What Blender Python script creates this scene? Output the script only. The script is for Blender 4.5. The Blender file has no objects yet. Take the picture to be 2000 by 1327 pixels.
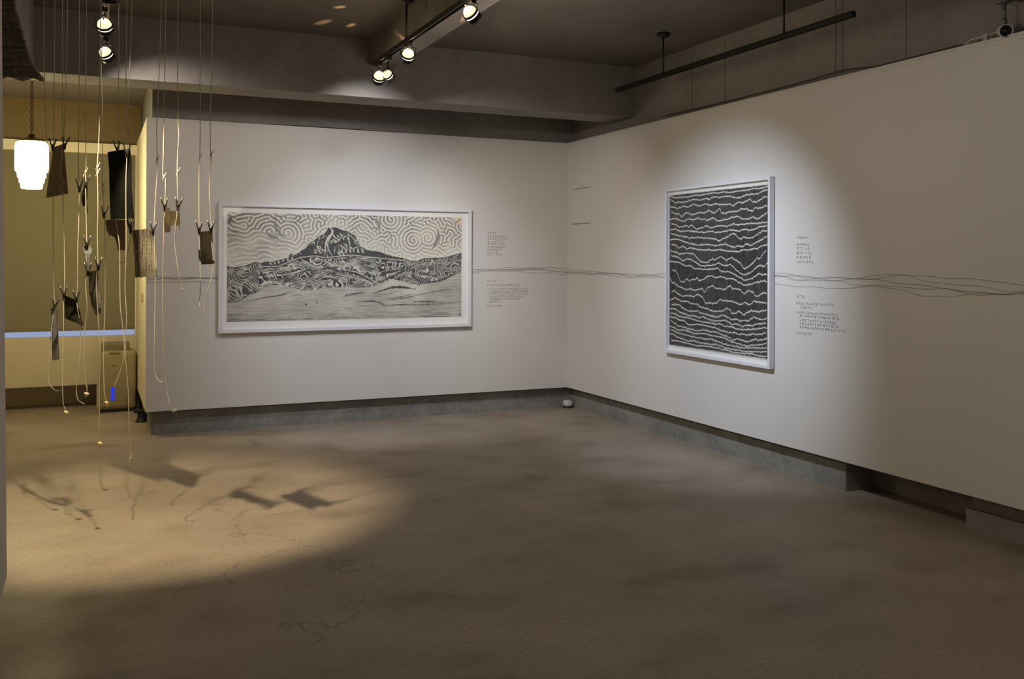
import bpy, bmesh, math, random
import numpy as np
from mathutils import Vector, Matrix

random.seed(7)
rng = np.random.default_rng(11)
SC = bpy.context.scene
COL = SC.collection

# ------------------------------------------------------------------ camera
F, SYP, YAW, PITCH, ROLL = 1817.4859, -156.2441, .4228, .0014, .0032
CAM = np.array([-4.5559, -8.7058, 1.55])
fw = np.array([math.sin(YAW)*math.cos(PITCH), math.cos(YAW)*math.cos(PITCH), math.sin(PITCH)])
rr = np.cross(fw, [0, 0, 1]); rr /= np.linalg.norm(rr); uu = np.cross(rr, fw)
RR = rr*math.cos(ROLL)+uu*math.sin(ROLL); UU = -rr*math.sin(ROLL)+uu*math.cos(ROLL)
def ray(x, y): return fw+RR*(x-1000)/F-UU*(y-663.5-SYP)/F
def pl(x, y, ax, v):                     # photo point -> point on the plane axis=v
    d = ray(x, y); t = (v-CAM[ax])/d[ax]; return Vector(CAM+d*t)
def dep(x, y, t): return Vector(CAM+ray(x, y)*t)

cd = bpy.data.cameras.new('camera'); cam = bpy.data.objects.new('camera', cd); COL.objects.link(cam)
cd.sensor_fit = 'HORIZONTAL'; cd.sensor_width = 36; cd.lens = F/2000*36
cd.shift_y = SYP/2000; cd.clip_start = .05
cam.matrix_world = Matrix(((RR[0], UU[0], -fw[0], CAM[0]), (RR[1], UU[1], -fw[1], CAM[1]), (RR[2], UU[2], -fw[2], CAM[2]), (0, 0, 0, 1)))
SC.camera = cam
vs = SC.view_settings; vs.view_transform = 'Standard'; vs.look = 'None'; vs.gamma = 1; vs.exposure = 0; vs.use_curve_mapping = False

# ------------------------------------------------------------------ materials
def s2l(c): return tuple((v/255/12.92 if v/255 <= .04045 else ((v/255+.055)/1.055)**2.4) for v in c)
def mat(name, col=(.5, .5, .5), rough=.6, metal=0, spec=.5, noise=None, bump=None, emit=None, coords='Object'):
    m = bpy.data.materials.new(name); m.use_nodes = True; nt = m.node_tree; b = nt.nodes['Principled BSDF']
    b.inputs['Base Color'].default_value = (*col, 1); b.inputs['Roughness'].default_value = rough
    b.inputs['Metallic'].default_value = metal; b.inputs['Specular IOR Level'].default_value = spec
    tc = nt.nodes.new('ShaderNodeTexCoord')
    if noise:                            # [(scale, strength(+-), (sx,sy,sz))...]
        cur = None
        for sc, st, st3 in noise:
            mp = nt.nodes.new('ShaderNodeMapping'); mp.inputs['Scale'].default_value = st3
            nt.links.new(tc.outputs[coords], mp.inputs['Vector'])
            n = nt.nodes.new('ShaderNodeTexNoise'); n.inputs['Scale'].default_value = sc; n.inputs['Detail'].default_value = 6
            nt.links.new(mp.outputs[0], n.inputs['Vector'])
            mr = nt.nodes.new('ShaderNodeMapRange'); mr.inputs['From Min'].default_value = .3; mr.inputs['From Max'].default_value = .7
            mr.inputs['To Min'].default_value = 1-st; mr.inputs['To Max'].default_value = 1+st
            nt.links.new(n.outputs['Fac'], mr.inputs['Value'])
            if cur is None: cur = mr.outputs[0]
            else:
                mm = nt.nodes.new('ShaderNodeMath'); mm.operation = 'MULTIPLY'
                nt.links.new(cur, mm.inputs[0]); nt.links.new(mr.outputs[0], mm.inputs[1]); cur = mm.outputs[0]
        vm = nt.nodes.new('ShaderNodeVectorMath'); vm.operation = 'SCALE'; vm.inputs[0].default_value = col
        nt.links.new(cur, vm.inputs['Scale']); nt.links.new(vm.outputs[0], b.inputs['Base Color'])
    if bump:
        sc, st, dist = bump
        n = nt.nodes.new('ShaderNodeTexNoise'); n.inputs['Scale'].default_value = sc; n.inputs['Detail'].default_value = 5
        nt.links.new(tc.outputs[coords], n.inputs['Vector'])
        bp = nt.nodes.new('ShaderNodeBump'); bp.inputs['Strength'].default_value = st; bp.inputs['Distance'].default_value = dist
        nt.links.new(n.outputs['Fac'], bp.inputs['Height']); nt.links.new(bp.outputs[0], b.inputs['Normal'])
    if emit:
        b.inputs['Emission Color'].default_value = (*emit[0], 1); b.inputs['Emission Strength'].default_value = emit[1]
    return m

M = {}
M['wall'] = mat('white_wall_paint', (.70, .68, .655), .75, spec=.2, noise=[(1.3, .02, (1, 1, 1)), (120, .015, (1, 1, 1))], bump=(260, .12, .002))
M['rail'] = mat('picture_rail_paint', (.66, .64, .62), .5)
M['concrete'] = mat('grey_painted_concrete', (.255, .235, .222), .8, spec=.2, noise=[(2.2, .12, (1, 1, 1)), (22, .07, (1, 1, 1))], bump=(30, .35, .006))
M['plinth'] = mat('raw_concrete_upstand', (.24, .235, .215), .85, spec=.2, noise=[(3, .22, (1, 1, 1)), (30, .14, (1, 1, 1))], bump=(25, .5, .008))
M['ceil'] = mat('grey_ceiling_plaster', (.17, .15, .13), .7, spec=.3, noise=[(1.6, .13, (1, 1, 1)), (9, .07, (1, 1, 1))], bump=(14, .3, .01))
M['cream'] = mat('cream_wall_paint', (.62, .55, .40), .7, spec=.2, noise=[(3, .03, (1, 1, 1))], bump=(200, .1, .002))
M['trimcream'] = mat('ivory_trim_paint', (.80, .73, .54), .6, noise=[(3, .02, (1, 1, 1))])
M['brownwall'] = mat('brown_painted_board', (.19, .13, .05), .55, noise=[(4, .08, (1, 1, 1))])
M['blind'] = mat('olive_blind_fabric', (.38, .335, .20), .8, spec=.15, noise=[(300, .08, (1, 1, 1)), (2, .03, (1, 1, 1))])
M['black'] = mat('black_track_metal', (.012, .011, .010), .38, metal=.3)
M['blackm'] = mat('matt_black_rubber', (.01, .01, .01), .6)
M['chrome'] = mat('polished_steel', (.6, .58, .55), .22, metal=1)
M['clip'] = mat('dark_steel_clip', (.10, .095, .09), .35, metal=.8)
M['string'] = mat('undyed_cotton_string', (.56, .51, .40), .8, spec=.2, noise=[(400, .1, (1, 1, 1))])
M['toggle'] = mat('cream_wooden_bead', (.75, .62, .40), .5)
M['frame'] = mat('white_lacquered_wood', (.74, .74, .78), .42, noise=[(60, .02, (1, 12, 1))])
M['mat'] = mat('white_mount_board', (.84, .83, .80), .9, spec=.1)
M['pencil'] = mat('graphite_line', (.16, .14, .125), .6)
M['letter'] = mat('grey_pencil_lettering', (.22, .20, .185), .7)
M['shade'] = mat('glowing_opal_glass', (.9, .88, .8), .3, emit=((1, .86, .50), 26))
M['brass'] = mat('aged_brass', (.30, .20, .08), .4, metal=.9)
M['chain'] = mat('dark_bronze_chain', (.06, .045, .03), .4, metal=.8)
M['dehum'] = mat('beige_appliance_plastic', (.33, .28, .155), .4, noise=[(3, .03, (1, 1, 1))])
M['dehumd'] = mat('olive_grey_plastic', (.20, .17, .085), .45)
M['blueled'] = mat('blue_water_gauge', (.02, .03, .5), .3, emit=((.03, .06, 1), .55))
M['lampglow'] = mat('lit_reflector_glass', (.9, .85, .7), .3, emit=((1, .80, .46), 1.3))
M['lampslit'] = mat('lit_lamp_slit', (1, 1, 1), .3, emit=((1, .95, .85), 3.0))
M['daylight'] = mat('daylit_window_pane', (.1, .12, .2), .2, emit=((.56, .66, 1.0), .5))
M['whitep'] = mat('white_plastic', (.6, .6, .58), .45)
M['greyp'] = mat('grey_painted_metal', (.16, .16, .165), .4, metal=.3)
M['lens'] = mat('dark_camera_lens', (.01, .012, .014), .12)
M['switch'] = mat('ivory_plastic', (.5, .42, .24), .4)
for k, c in dict(p1=(.33, .275, .22), p2=(.06, .05, .035), p3=(.012, .012, .011), p4=(.27, .20, .17), p5=(.19, .21, .22),
                 p6=(.20, .20, .17), p7=(.29, .26, .205), p8=(.062, .048, .028), p9=(.025, .020, .013), p10=(.05, .043, .03), p11=(.32, .325, .335)).items():
    M[k] = mat('worn_sheet_'+{'p1':'taupe','p2':'umber','p3':'black','p4':'mauve','p5':'slate','p6':'moss','p7':'bark','p8':'tan','p9':'brown','p10':'dark','p11':'ash'}[k],
               c, .85, spec=.08, noise=[(9, .25, (1, 1, .4)), (60, .22, (1, 1, .25))], bump=(70, .5, .004))
M['bark'] = mat('dark_corrugated_bark', (.25, .22, .17), .9, spec=.1, noise=[(7, .3, (1, 1, 7)), (60, .3, (1, 1, 1))], bump=(40, .8, .01))
# bark-print piece: broken dark columns and horizontal dashes
def barkprint():
    m = M['p7']; nt = m.node_tree; b = nt.nodes['Principled BSDF']; tc = nt.nodes['Texture Coordinate']
    old = b.inputs['Base Color'].links[0].from_socket
    def ns(sc, v3, lo, hi):
        mp = nt.nodes.new('ShaderNodeMapping'); mp.inputs['Scale'].default_value = v3; nt.links.new(tc.outputs['Object'], mp.inputs[0])
        n = nt.nodes.new('ShaderNodeTexNoise'); n.inputs['Scale'].default_value = sc; n.inputs['Detail'].default_value = 3; nt.links.new(mp.outputs[0], n.inputs['Vector'])
        mr = nt.nodes.new('ShaderNodeMapRange'); mr.inputs['From Min'].default_value = lo; mr.inputs['From Max'].default_value = hi; nt.links.new(n.outputs['Fac'], mr.inputs['Value']); return mr.outputs[0]
    a = ns(30, (2.2, 2.2, .18), .5, .56); c = ns(60, (.5, .5, 5), .46, .54)
    mm = nt.nodes.new('ShaderNodeMath'); mm.operation = 'MULTIPLY'; nt.links.new(a, mm.inputs[0]); nt.links.new(c, mm.inputs[1])
    mx = nt.nodes.new('ShaderNodeMix'); mx.data_type = 'RGBA'; nt.links.new(mm.outputs[0], mx.inputs['Factor'])
    nt.links.new(old, mx.inputs['A']); mx.inputs['B'].default_value = (.03, .026, .02, 1); nt.links.new(mx.outputs['Result'], b.inputs['Base Color'])
barkprint()

def floor_mat():
    m = bpy.data.materials.new('stained_concrete_floor'); m.use_nodes = True; nt = m.node_tree; b = nt.nodes['Principled BSDF']
    tc = nt.nodes.new('ShaderNodeTexCoord')
    def noise(sc, det, v3=(1, 1, 1), dist=0):
        mp = nt.nodes.new('ShaderNodeMapping'); mp.inputs['Scale'].default_value = v3; nt.links.new(tc.outputs['Object'], mp.inputs[0])
        n = nt.nodes.new('ShaderNodeTexNoise'); n.inputs['Scale'].default_value = sc; n.inputs['Detail'].default_value = det; n.inputs['Distortion'].default_value = dist
        nt.links.new(mp.outputs[0], n.inputs['Vector']); return n.outputs['Fac']
    def ramp(s, pts):
        r = nt.nodes.new('ShaderNodeValToRGB'); e = r.color_ramp.elements
        e[0].position, e[0].color = pts[0][0], (*pts[0][1], 1); e[1].position, e[1].color = pts[-1][0], (*pts[-1][1], 1)
        for p, c in pts[1:-1]:
            q = e.new(p); q.color = (*c, 1)
        nt.links.new(s, r.inputs[0]); return r.outputs[0]
    def mul(a, c, f=1):
        x = nt.nodes.new('ShaderNodeMix'); x.data_type = 'RGBA'; x.blend_type = 'MULTIPLY'; x.inputs['Factor'].default_value = f
        nt.links.new(a, x.inputs['A']); nt.links.new(c, x.inputs['B']); return x.outputs['Result']
    base = ramp(noise(.8, 8, dist=.15), [(.25, (.300, .243, .190)), (.5, (.365, .302, .240)), (.75, (.42, .355, .288))])
    st = ramp(noise(1.7, 9, (1, 1.4, 1), .25), [(.30, (.70, .66, .63)), (.43, (.92, .91, .90)), (.62, (1.05, 1.05, 1.05))])
    fine = ramp(noise(45, 6), [(.3, (.86, .86, .86)), (.7, (1.1, 1.1, 1.1))])
    c = mul(mul(base, st), fine)
    # a few hairline cracks
    vo = nt.nodes.new('ShaderNodeTexVoronoi'); vo.feature = 'DISTANCE_TO_EDGE'; vo.inputs['Scale'].default_value = .42
    mp = nt.nodes.new('ShaderNodeMapping'); nt.links.new(tc.outputs['Object'], mp.inputs[0])
    n3 = nt.nodes.new('ShaderNodeTexNoise'); n3.inputs['Scale'].default_value = 2.4; n3.inputs['Detail'].default_value = 8; nt.links.new(tc.outputs['Object'], n3.inputs['Vector'])
    ad = nt.nodes.new('ShaderNodeVectorMath'); ad.operation = 'MULTIPLY_ADD'; ad.inputs[1].default_value = (.9, .9, 0)
    nt.links.new(n3.outputs['Color'], ad.inputs[0]); nt.links.new(mp.outputs[0], ad.inputs[2]); nt.links.new(ad.outputs[0], vo.inputs['Vector'])
    cr = ramp(vo.outputs['Distance'], [(.0, (.62, .6, .58)), (.0016, (1, 1, 1))])
    gate = ramp(noise(.7, 2), [(.52, (0, 0, 0)), (.58, (1, 1, 1))])
    x = nt.nodes.new('ShaderNodeMix'); x.data_type = 'RGBA'; x.blend_type = 'MULTIPLY'; nt.links.new(gate, x.inputs['Factor']); nt.links.new(c, x.inputs['A']); nt.links.new(cr, x.inputs['B'])
    nt.links.new(x.outputs['Result'], b.inputs['Base Color'])
    rg = nt.nodes.new('ShaderNodeMapRange'); rg.inputs['To Min'].default_value = .42; rg.inputs['To Max'].default_value = .68; nt.links.new(noise(3, 6), rg.inputs['Value'])
    nt.links.new(rg.outputs[0], b.inputs['Roughness']); b.inputs['Specular IOR Level'].default_value = .35
    bp = nt.nodes.new('ShaderNodeBump'); bp.inputs['Strength'].default_value = .25; bp.inputs['Distance'].default_value = .006
    nt.links.new(noise(18, 7), bp.inputs['Height']); nt.links.new(bp.outputs[0], b.inputs['Normal'])
    return m
M['floor'] = floor_mat()

def glass_mat():
    m = bpy.data.materials.new('picture_glass'); m.use_nodes = True; nt = m.node_tree; nt.nodes.clear()
    o = nt.nodes.new('ShaderNodeOutputMaterial'); mx = nt.nodes.new('ShaderNodeMixShader'); t = nt.nodes.new('ShaderNodeBsdfTransparent')
    g = nt.nodes.new('ShaderNodeBsdfGlossy'); g.inputs['Roughness'].default_value = .03; fr = nt.nodes.new('ShaderNodeFresnel'); fr.inputs['IOR'].default_value = 1.45
    ge = nt.nodes.new('ShaderNodeNewGeometry'); inv = nt.nodes.new('ShaderNodeMath'); inv.operation = 'SUBTRACT'; inv.inputs[0].default_value = 1; nt.links.new(ge.outputs['Backfacing'], inv.inputs[1])
    mu = nt.nodes.new('ShaderNodeMath'); mu.operation = 'MULTIPLY'; nt.links.new(fr.outputs[0], mu.inputs[0]); nt.links.new(inv.outputs[0], mu.inputs[1]); nt.links.new(mu.outputs[0], mx.inputs[0]); nt.links.new(t.outputs[0], mx.inputs[1]); nt.links.new(g.outputs[0], mx.inputs[2]); nt.links.new(mx.outputs[0], o.inputs[0])
    return m
M['glass'] = glass_mat()

def vcol_mat(name, rough=.85):
    m = bpy.data.materials.new(name); m.use_nodes = True; nt = m.node_tree; b = nt.nodes['Principled BSDF']
    a = nt.nodes.new('ShaderNodeVertexColor'); a.layer_name = 'ink'; nt.links.new(a.outputs['Color'], b.inputs['Base Color'])
    b.inputs['Roughness'].default_value = rough; b.inputs['Specular IOR Level'].default_value = .15
    return m

# ------------------------------------------------------------------ object helpers
def obj(name, bm, m, parent=None, smooth=False, origin=None):
    me = bpy.data.meshes.new(name)
    if origin is not None: bmesh.ops.translate(bm, verts=bm.verts, vec=-Vector(origin))
    bm.normal_update(); bm.to_mesh(me); bm.free()
    o = bpy.data.objects.new(name, me); COL.objects.link(o); me.materials.append(m)
    if smooth:
        for p in me.polygons: p.use_smooth = True
    if origin is not None: o.location = origin
    if parent:
        o.parent = parent
        if origin is None: o.location = -parent.location      # mesh given in world space
        else: o.location = Vector(origin)-parent.location
        if parent.parent: o.location = o.location - parent.parent.location
    return o
def tag(o, label=None, cat=None, group=None, kind=None):
    if label: o['label'] = label
    if cat: o['category'] = cat
    if group: o['group'] = group
    if kind: o['kind'] = kind
    return o
def thing(name, label, cat, loc, group=None):
    o = bpy.data.objects.new(name, None); o.empty_display_size = .05; COL.objects.link(o); o.location = Vector(loc)
    return tag(o, label, cat, group)
def box(bm, x0, x1, y0, y1, z0, z1, bev=0):
    r = bmesh.ops.create_cube(bm, size=1, matrix=Matrix.Translation(((x0+x1)/2, (y0+y1)/2, (z0+z1)/2)) @ Matrix.Diagonal((abs(x1-x0), abs(y1-y0), abs(z1-z0), 1)))
    if bev:
        es = list({e for v in r['verts'] for e in v.link_edges}); bmesh.ops.bevel(bm, geom=es, offset=bev, segments=3, affect='EDGES', profile=.6)
def B(*a, bev=0): bm = bmesh.new(); box(bm, *a, bev=bev); return bm
def thicken(bm, vec):
    r = bmesh.ops.extrude_face_region(bm, geom=bm.faces[:]); vs_ = [e for e in r['geom'] if isinstance(e, bmesh.types.BMVert)]
    bmesh.ops.translate(bm, verts=vs_, vec=Vector(vec)); bmesh.ops.recalc_face_normals(bm, faces=bm.faces[:])
def struct(name, bm, m): o = obj(name, bm, m); o['kind'] = 'structure'; return o
def catmull(pts, n=5):
    P = [Vector(p) for p in pts]
    if len(P) < 3: return P
    P = [P[0]*2-P[1]]+P+[P[-1]*2-P[-2]]; out = []
    for i in range(1, len(P)-2):
        for k in range(n):
            t = k/n; a, b, c, d = P[i-1:i+3]
            out.append(.5*((2*b)+(c-a)*t+(2*a-5*b+4*c-d)*t*t+(3*b-a-3*c+d)*t**3))
    out.append(P[-2]); return out
def tube(bm, pts, r, sides=6):
    rings = []; n = len(pts); up = Vector((.3, .9, .1)).normalized()
    for i, p in enumerate(pts):
        t = (pts[min(i+1, n-1)]-pts[max(i-1, 0)]).normalized()
        a = t.cross(up)
        if a.length < 1e-4: a = t.cross(Vector((0, 0, 1)))
        a.normalize(); b = t.cross(a)
        rad = r[i] if isinstance(r, (list, tuple)) else r
        rings.append([bm.verts.new(p+(a*math.cos(k*2*math.pi/sides)+b*math.sin(k*2*math.pi/sides))*rad) for k in range(sides)])
    for i in range(n-1):
        for k in range(sides):
            bm.faces.new((rings[i][k], rings[i][(k+1) % sides], rings[i+1][(k+1) % sides], rings[i+1][k]))
    bm.faces.new(rings[0][::-1]); bm.faces.new(rings[-1])
def lathe(bm, prof, loc, axis=(0, 0, 1), seg=28, cap=True):     # prof [(radius, height)]
    q = Vector((0, 0, 1)).rotation_difference(Vector(axis).normalized()).to_matrix().to_4x4(); T = Matrix.Translation(Vector(loc)) @ q
    rings = [[bm.verts.new(T @ Vector((r*math.cos(k*2*math.pi/seg), r*math.sin(k*2*math.pi/seg), h))) for k in range(seg)] for r, h in prof]
    for i in range(len(rings)-1):
        for k in range(seg): bm.faces.new((rings[i][k], rings[i][(k+1) % seg], rings[i+1][(k+1) % seg], rings[i+1][k]))
    if cap: bm.faces.new(rings[0][::-1]); bm.faces.new(rings[-1])

# ================================================================== THE ROOM
ZB, ZT, ZC = .2194, 2.79, 3.38
struct('floor', B(-7.2, .8, -10.6, 2.6, -.1, 0), M['floor'])
struct('ceiling', B(-7.2, .8, -10.6, -.98, ZC, ZC+.15), M['ceil'])
struct('ceiling_bay', B(-7.2, .8, -.98, 2.6, 3.2, 3.53), M['ceil'])
# concrete shell behind the white panels
struct('wall_back', B(-4.085, .6, .10, 1.94, 0, 3.2), M['concrete'])
bm = bmesh.new()
box(bm, .10, .6, -10.6, .1, .30, ZC); box(bm, .10, .6, -3.905, .1, 0, .30); box(bm, .33, .6, -4.86, -3.905, 0, .30); box(bm, .125, .6, -10.6, -4.86, 0, .30); box(bm, .10, .125, -10.6, -4.835, 0, .115)
struct('wall_right', bm, M['plinth'] if False else M['concrete'])
# vertical board joints scored in the upper right wall
bm = bmesh.new()
for x in (1352, 1416, 1632, 1646, 1770): 
    p = pl(x, 90, 0, .1); box(bm, .0985, .1005, p.y-.003, p.y+.003, 2.82, 3.37)
struct('trim_1', bm, mat('dark_joint_filler', (.12, .11, .10), .9))
struct('baseboard_back', B(-4.075, .095, .085, .1001, 0, .20), M['plinth'])
struct('baseboard_right', B(.085, .1001, -3.90, .095, 0, .185), M['plinth'])
# white exhibition panels, floating above the upstand
bm = bmesh.new(); box(bm, -4.137, 0, 0, .06, ZB, ZT); struct('wall_back_panel', bm, M['wall'])
struct('wall_right_panel', B(0, .06, -10.6, .06, ZB, ZT), M['wall'])
struct('wall_return_panel', B(-4.137, -4.095, .06, 1.94, ZB, ZT), M['trimcream'])
bm = bmesh.new(); box(bm, -4.137, -.008, -.008, .0, ZT-.012, ZT+.003); box(bm, -4.137, -.004, -.004, 0, ZT-.034, ZT-.024); struct('trim_2', bm, M['rail'])
bm = bmesh.new(); box(bm, -.008, 0, -10.6, -.0, ZT-.012, ZT+.003); box(bm, -.004, 0, -10.6, 0, ZT-.034, ZT-.024); struct('trim_3', bm, M['rail'])
bm = B(-4.95, -4.88, -10.6, -4.27, ZB, 3.0)
for v in bm.verts: v.co.x -= .002+.0115*(v.co.z-ZB)          # the panel leans back slightly
struct('wall_left_panel', bm, M['wall'])
struct('wall_left', B(-7.3, -7.2, -10.6, 2.6, 0, ZC), M['cream'])
struct('wall_rear', B(-7.2, .8, -10.7, -10.6, 0, ZC), M['wall'])
struct('baseboard_left', B(-5.25, -5.0, -10.6, -4.45, 0, ZC), M['concrete'])
# beams
struct('beam_1', B(-7.2, .1, -1.17, -.80, 2.905, ZC+.1), M['concrete'])
struct('beam_2', B(-2.47, -2.25, -10.6, -1.17, 3.175, ZC+.02), M['concrete'])
struct('beam_3', B(-5.75, -4.95, -10.6, -1.17, 2.905, ZC+.02), M['concrete'])
struct('beam_4', B(-4.95, .1, -5.75, -5.18, 2.985, ZC+.02), M['concrete'])
# far bay wall with its window and blind
bm = bmesh.new()
box(bm, -7.2, -4.085, 1.94, 2.1, .245, .744); box(bm, -4.52, -4.085, 1.94, 2.1, 0, .245); box(bm, -7.2, -4.085, 2.35, 2.6, 0, .245); box(bm, -7.2, -4.085, 1.94, 2.5, .2445, .25)
struct('wall_far', bm, M['cream'])
struct('wall_far_upper', B(-7.2, -4.09, 2.0, 2.1, 2.765, 3.2), M['brownwall'])
struct('trim_4', B(-7.2, -4.137, 1.93, 2.1, 2.66, 2.765), M['trimcream'])
struct('trim_5', B(-4.15, -4.095, 1.96, 2.1, .744, 2.66), M['trimcream'])
struct('window_1', B(-7.2, -4.15, 2.12, 2.14, .70, 2.70), M['daylight'])
t = thing('roller_blind', 'olive fabric roller blind lowered almost fully over the far window', 'blind', (-5.6, 1.99, 2.66))
bm = bmesh.new()
nx, nz = 40, 8
g = [[bm.verts.new((-7.15+(3.0)*i/nx, 1.985+.004*math.sin(i*.9), .83+1.83*j/nz)) for j in range(nz+1)] for i in range(nx+1)]
for i in range(nx):
    for j in range(nz): bm.faces.new((g[i][j], g[i+1][j], g[i+1][j+1], g[i][j+1]))
bmesh.ops.solidify(bm, geom=bm.faces[:], thickness=.002)
obj('blind_fabric', bm, M['blind'], t)
obj('bottom_bar', B(-7.15, -4.15, 1.975, 1.997, .808, .832, bev=.003), M['dehumd'], t)

# ================================================================== FRAMED WORKS
def grid_mesh(name, P00, P10, P01, nx, ny, colors, m, parent):
    # colors (ny, nx, 3) row 0 = bottom
    u = np.linspace(0, 1, nx); v = np.linspace(0, 1, ny); U, V = np.meshgrid(u, v)
    P00, P10, P01 = map(np.array, (P00, P10, P01))
    co = P00+U[..., None]*(P10-P00)+V[..., None]*(P01-P00)
    co = co.reshape(-1, 3)-np.array(parent.location)
    me = bpy.data.meshes.new(name); me.vertices.add(nx*ny); me.vertices.foreach_set('co', co.astype(np.float32).ravel())
    ix = np.arange(nx*ny).reshape(ny, nx); q = np.stack([ix[:-1, :-1], ix[:-1, 1:], ix[1:, 1:], ix[1:, :-1]], -1).reshape(-1, 4)
    me.loops.add(q.size); me.loops.foreach_set('vertex_index', q.ravel().astype(np.int32))
    me.polygons.add(len(q)); me.polygons.foreach_set('loop_start', (np.arange(len(q))*4).astype(np.int32))
    me.update(calc_edges=True); me.validate()
    a = me.color_attributes.new('ink', 'FLOAT_COLOR', 'POINT'); c = np.ones((nx*ny, 4), np.float32); c[:, :3] = colors.reshape(-1, 3); a.data.foreach_set('color', c.ravel())
    o = bpy.data.objects.new(name, me); COL.objects.link(o); me.materials.append(m); o.parent = parent; return o

def frame_bm(axis, a0, a1, z0, z1, depth, w, back):
    # picture frame ring; axis 1: on wall y=0 facing -Y ; axis 0: on wall x=0 facing -X
    bm = bmesh.new()
    def bx(p0, p1, q0, q1, d0, d1, bev=.0015):
        if axis == 1: box(bm, p0, p1, -d1, -d0, q0, q1, bev)
        else: box(bm, -d1, -d0, p0, p1, q0, q1, bev)
    bx(a0, a1, z1-w, z1, back, depth); bx(a0, a1, z0, z0+w, back, depth); bx(a0, a0+w, z0+w, z1-w, back, depth); bx(a1-w, a1, z0+w, z1-w, back, depth)
    return bm

# --- mountain woodcut (back wall)
X0, X1, Z0, Z1 = -3.5353, -1.1036, .8925, 2.0637
art1 = thing('framed_print', 'wide white framed woodcut of a mountain under swirling sky', 'framed artwork', ((X0+X1)/2, 0, Z0))
obj('picture_frame', frame_bm(1, X0, X1, Z0, Z1, .05, .03, .006), M['frame'], art1)
obj('mount_board', B(X0+.02, X1-.02, -.018, -.008, Z0+.02, Z1-.02), M['mat'], art1)
p_tl = pl(444, 415.5, 1, -.021); p_br = pl(901, 617.5, 1, -.021); p_bl = pl(444, 630, 1, -.021); p_tr = pl(902.5, 425, 1, -.021)
ax0, ax1 = p_tl.x, p_br.x; az1 = (p_tl.z+p_tr.z)/2; az0 = (p_bl.z+p_br.z)/2
NX, NY = 760, 352
def px2g(pts, off, sc):       # crop coordinates -> grid coordinates
    o = []
    for x, y in pts:
        p = pl(off[0]+x/sc, off[1]+y/sc, 1, -.021); o.append(((p.x-ax0)/(ax1-ax0)*(NX-1), (p.z-az0)/(az1-az0)*(NY-1)))
    return o
DD, EE, FF_, GG = (436, 405), (670, 405), (436, 515), (670, 515)
gx, gy = np.meshgrid(np.arange(NX), np.arange(NY))
def lab(init, lam, ax=1., ay=1., it=40, width=.28, bias=0.):
    fx = np.fft.fftfreq(NX)[None, :]/ax; fy = np.fft.fftfreq(NY)[:, None]/ay
    k = np.sqrt(fx**2+fy**2)*lam; H = np.exp(-((k-1)/width)**2)
    f = init
    for _ in range(it):
        f = np.real(np.fft.ifft2(np.fft.fft2(f)*H)); f = np.tanh(3.0*f/(f.std()+1e-6)+bias)
    return f
def smooth_noise(s, sx=1, sy=1):
    n = rng.normal(size=(NY, NX)); fx = np.fft.fftfreq(NX)[None, :]*sx; fy = np.fft.fftfreq(NY)[:, None]*sy
    f = np.real(np.fft.ifft2(np.fft.fft2(n)*np.exp(-(fx**2+fy**2)*s*s*8))); return f/f.std()
def curve_y(pts): p = sorted(pts); return np.interp(np.arange(NX), [a for a, b in p], [b for a, b in p])
def jag(a): 
    n = rng.normal(size=NX); n = np.convolve(n, np.ones(5)/5, 'same'); return n*a
init = rng.normal(size=(NY, NX))
lam = 12.0
n1 = smooth_noise(14)
for (cx, cy), r0, s in [(px2g([(1140, 540)], EE, 8.333)[0], 33, 1), (px2g([(1380, 500)], EE, 8.333)[0], 27, -1), (px2g([(1050, 420)], DD, 8.333)[0], 32, 1), 
                         (px2g([(760, 400)], DD, 8.333)[0], 34, -1), (px2g([(780, 200)], EE, 8.333)[0], 26, 1)]:
    dx, dy = gx-cx, gy-cy; r = np.hypot(dx, dy); th = np.arctan2(dy, dx)
    w = np.exp(-(r/r0)**4); init = init*(1-w)+w*4*np.cos(2*np.pi*r/lam+s*th)
# long flowing bands in the left part of the sky
wl = 1/(1+np.exp((gx-185)/16))*1/(1+np.exp((gy-290)/10)); ph = gy+7*np.sin(gx/26.+.4)+4*np.sin(gx/11.+gy/30.)+2*n1
init = init*(1-wl)+wl*4*np.cos(2*np.pi*ph/16)
sky = lab(init, lam, it=16, width=.42)
sky = np.where(wl > .5, .75*np.cos(2*np.pi*ph/16)+.25*sky, sky)
ridge = curve_y(px2g([(65, 945), (110, 975), (200, 975), (330, 960), (420, 930), (480, 900), (560, 890), (600, 915), (700, 880), (800, 890), (920, 850), (1050, 825), (1090, 760), (1170, 775), (1270, 710), (1340, 670), (1400, 590), (1480, 540), (1540, 490), (1660, 420), (1710, 330), (1830, 330), (1945, 375)], DD, 8.333)
                +px2g([(80, 400), (200, 470), (280, 640), (400, 700), (600, 730), (800, 800), (1000, 830), (1090, 870), (1200, 880), (1310, 830), (1640, 820), (1800, 780), (1920, 750)], EE, 8.333))+jag(1.2)
base = curve_y(px2g([(65, 975), (300, 985), (900, 960), (1250, 820), (1500, 790), (1640, 820), (1790, 810), (1950, 790)], DD, 8.333)+px2g([(150, 780), (420, 810), (700, 840), (1000, 870), (1100, 900), (1300, 960), (1600, 990), (1920, 990)], EE, 8.333))
plain = curve_y(px2g([(80, 640), (450, 480), (640, 400), (900, 345), (1150, 400), (1300, 450), (1700, 400), (1940, 385)], FF_, 8.333)+px2g([(60, 400), (300, 400), (500, 370), (700, 300), (800, 250), (1000, 300), (1250, 365), (1400, 300), (1700, 240), (1920, 130)], GG, 8.333))
hgt = gy
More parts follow.
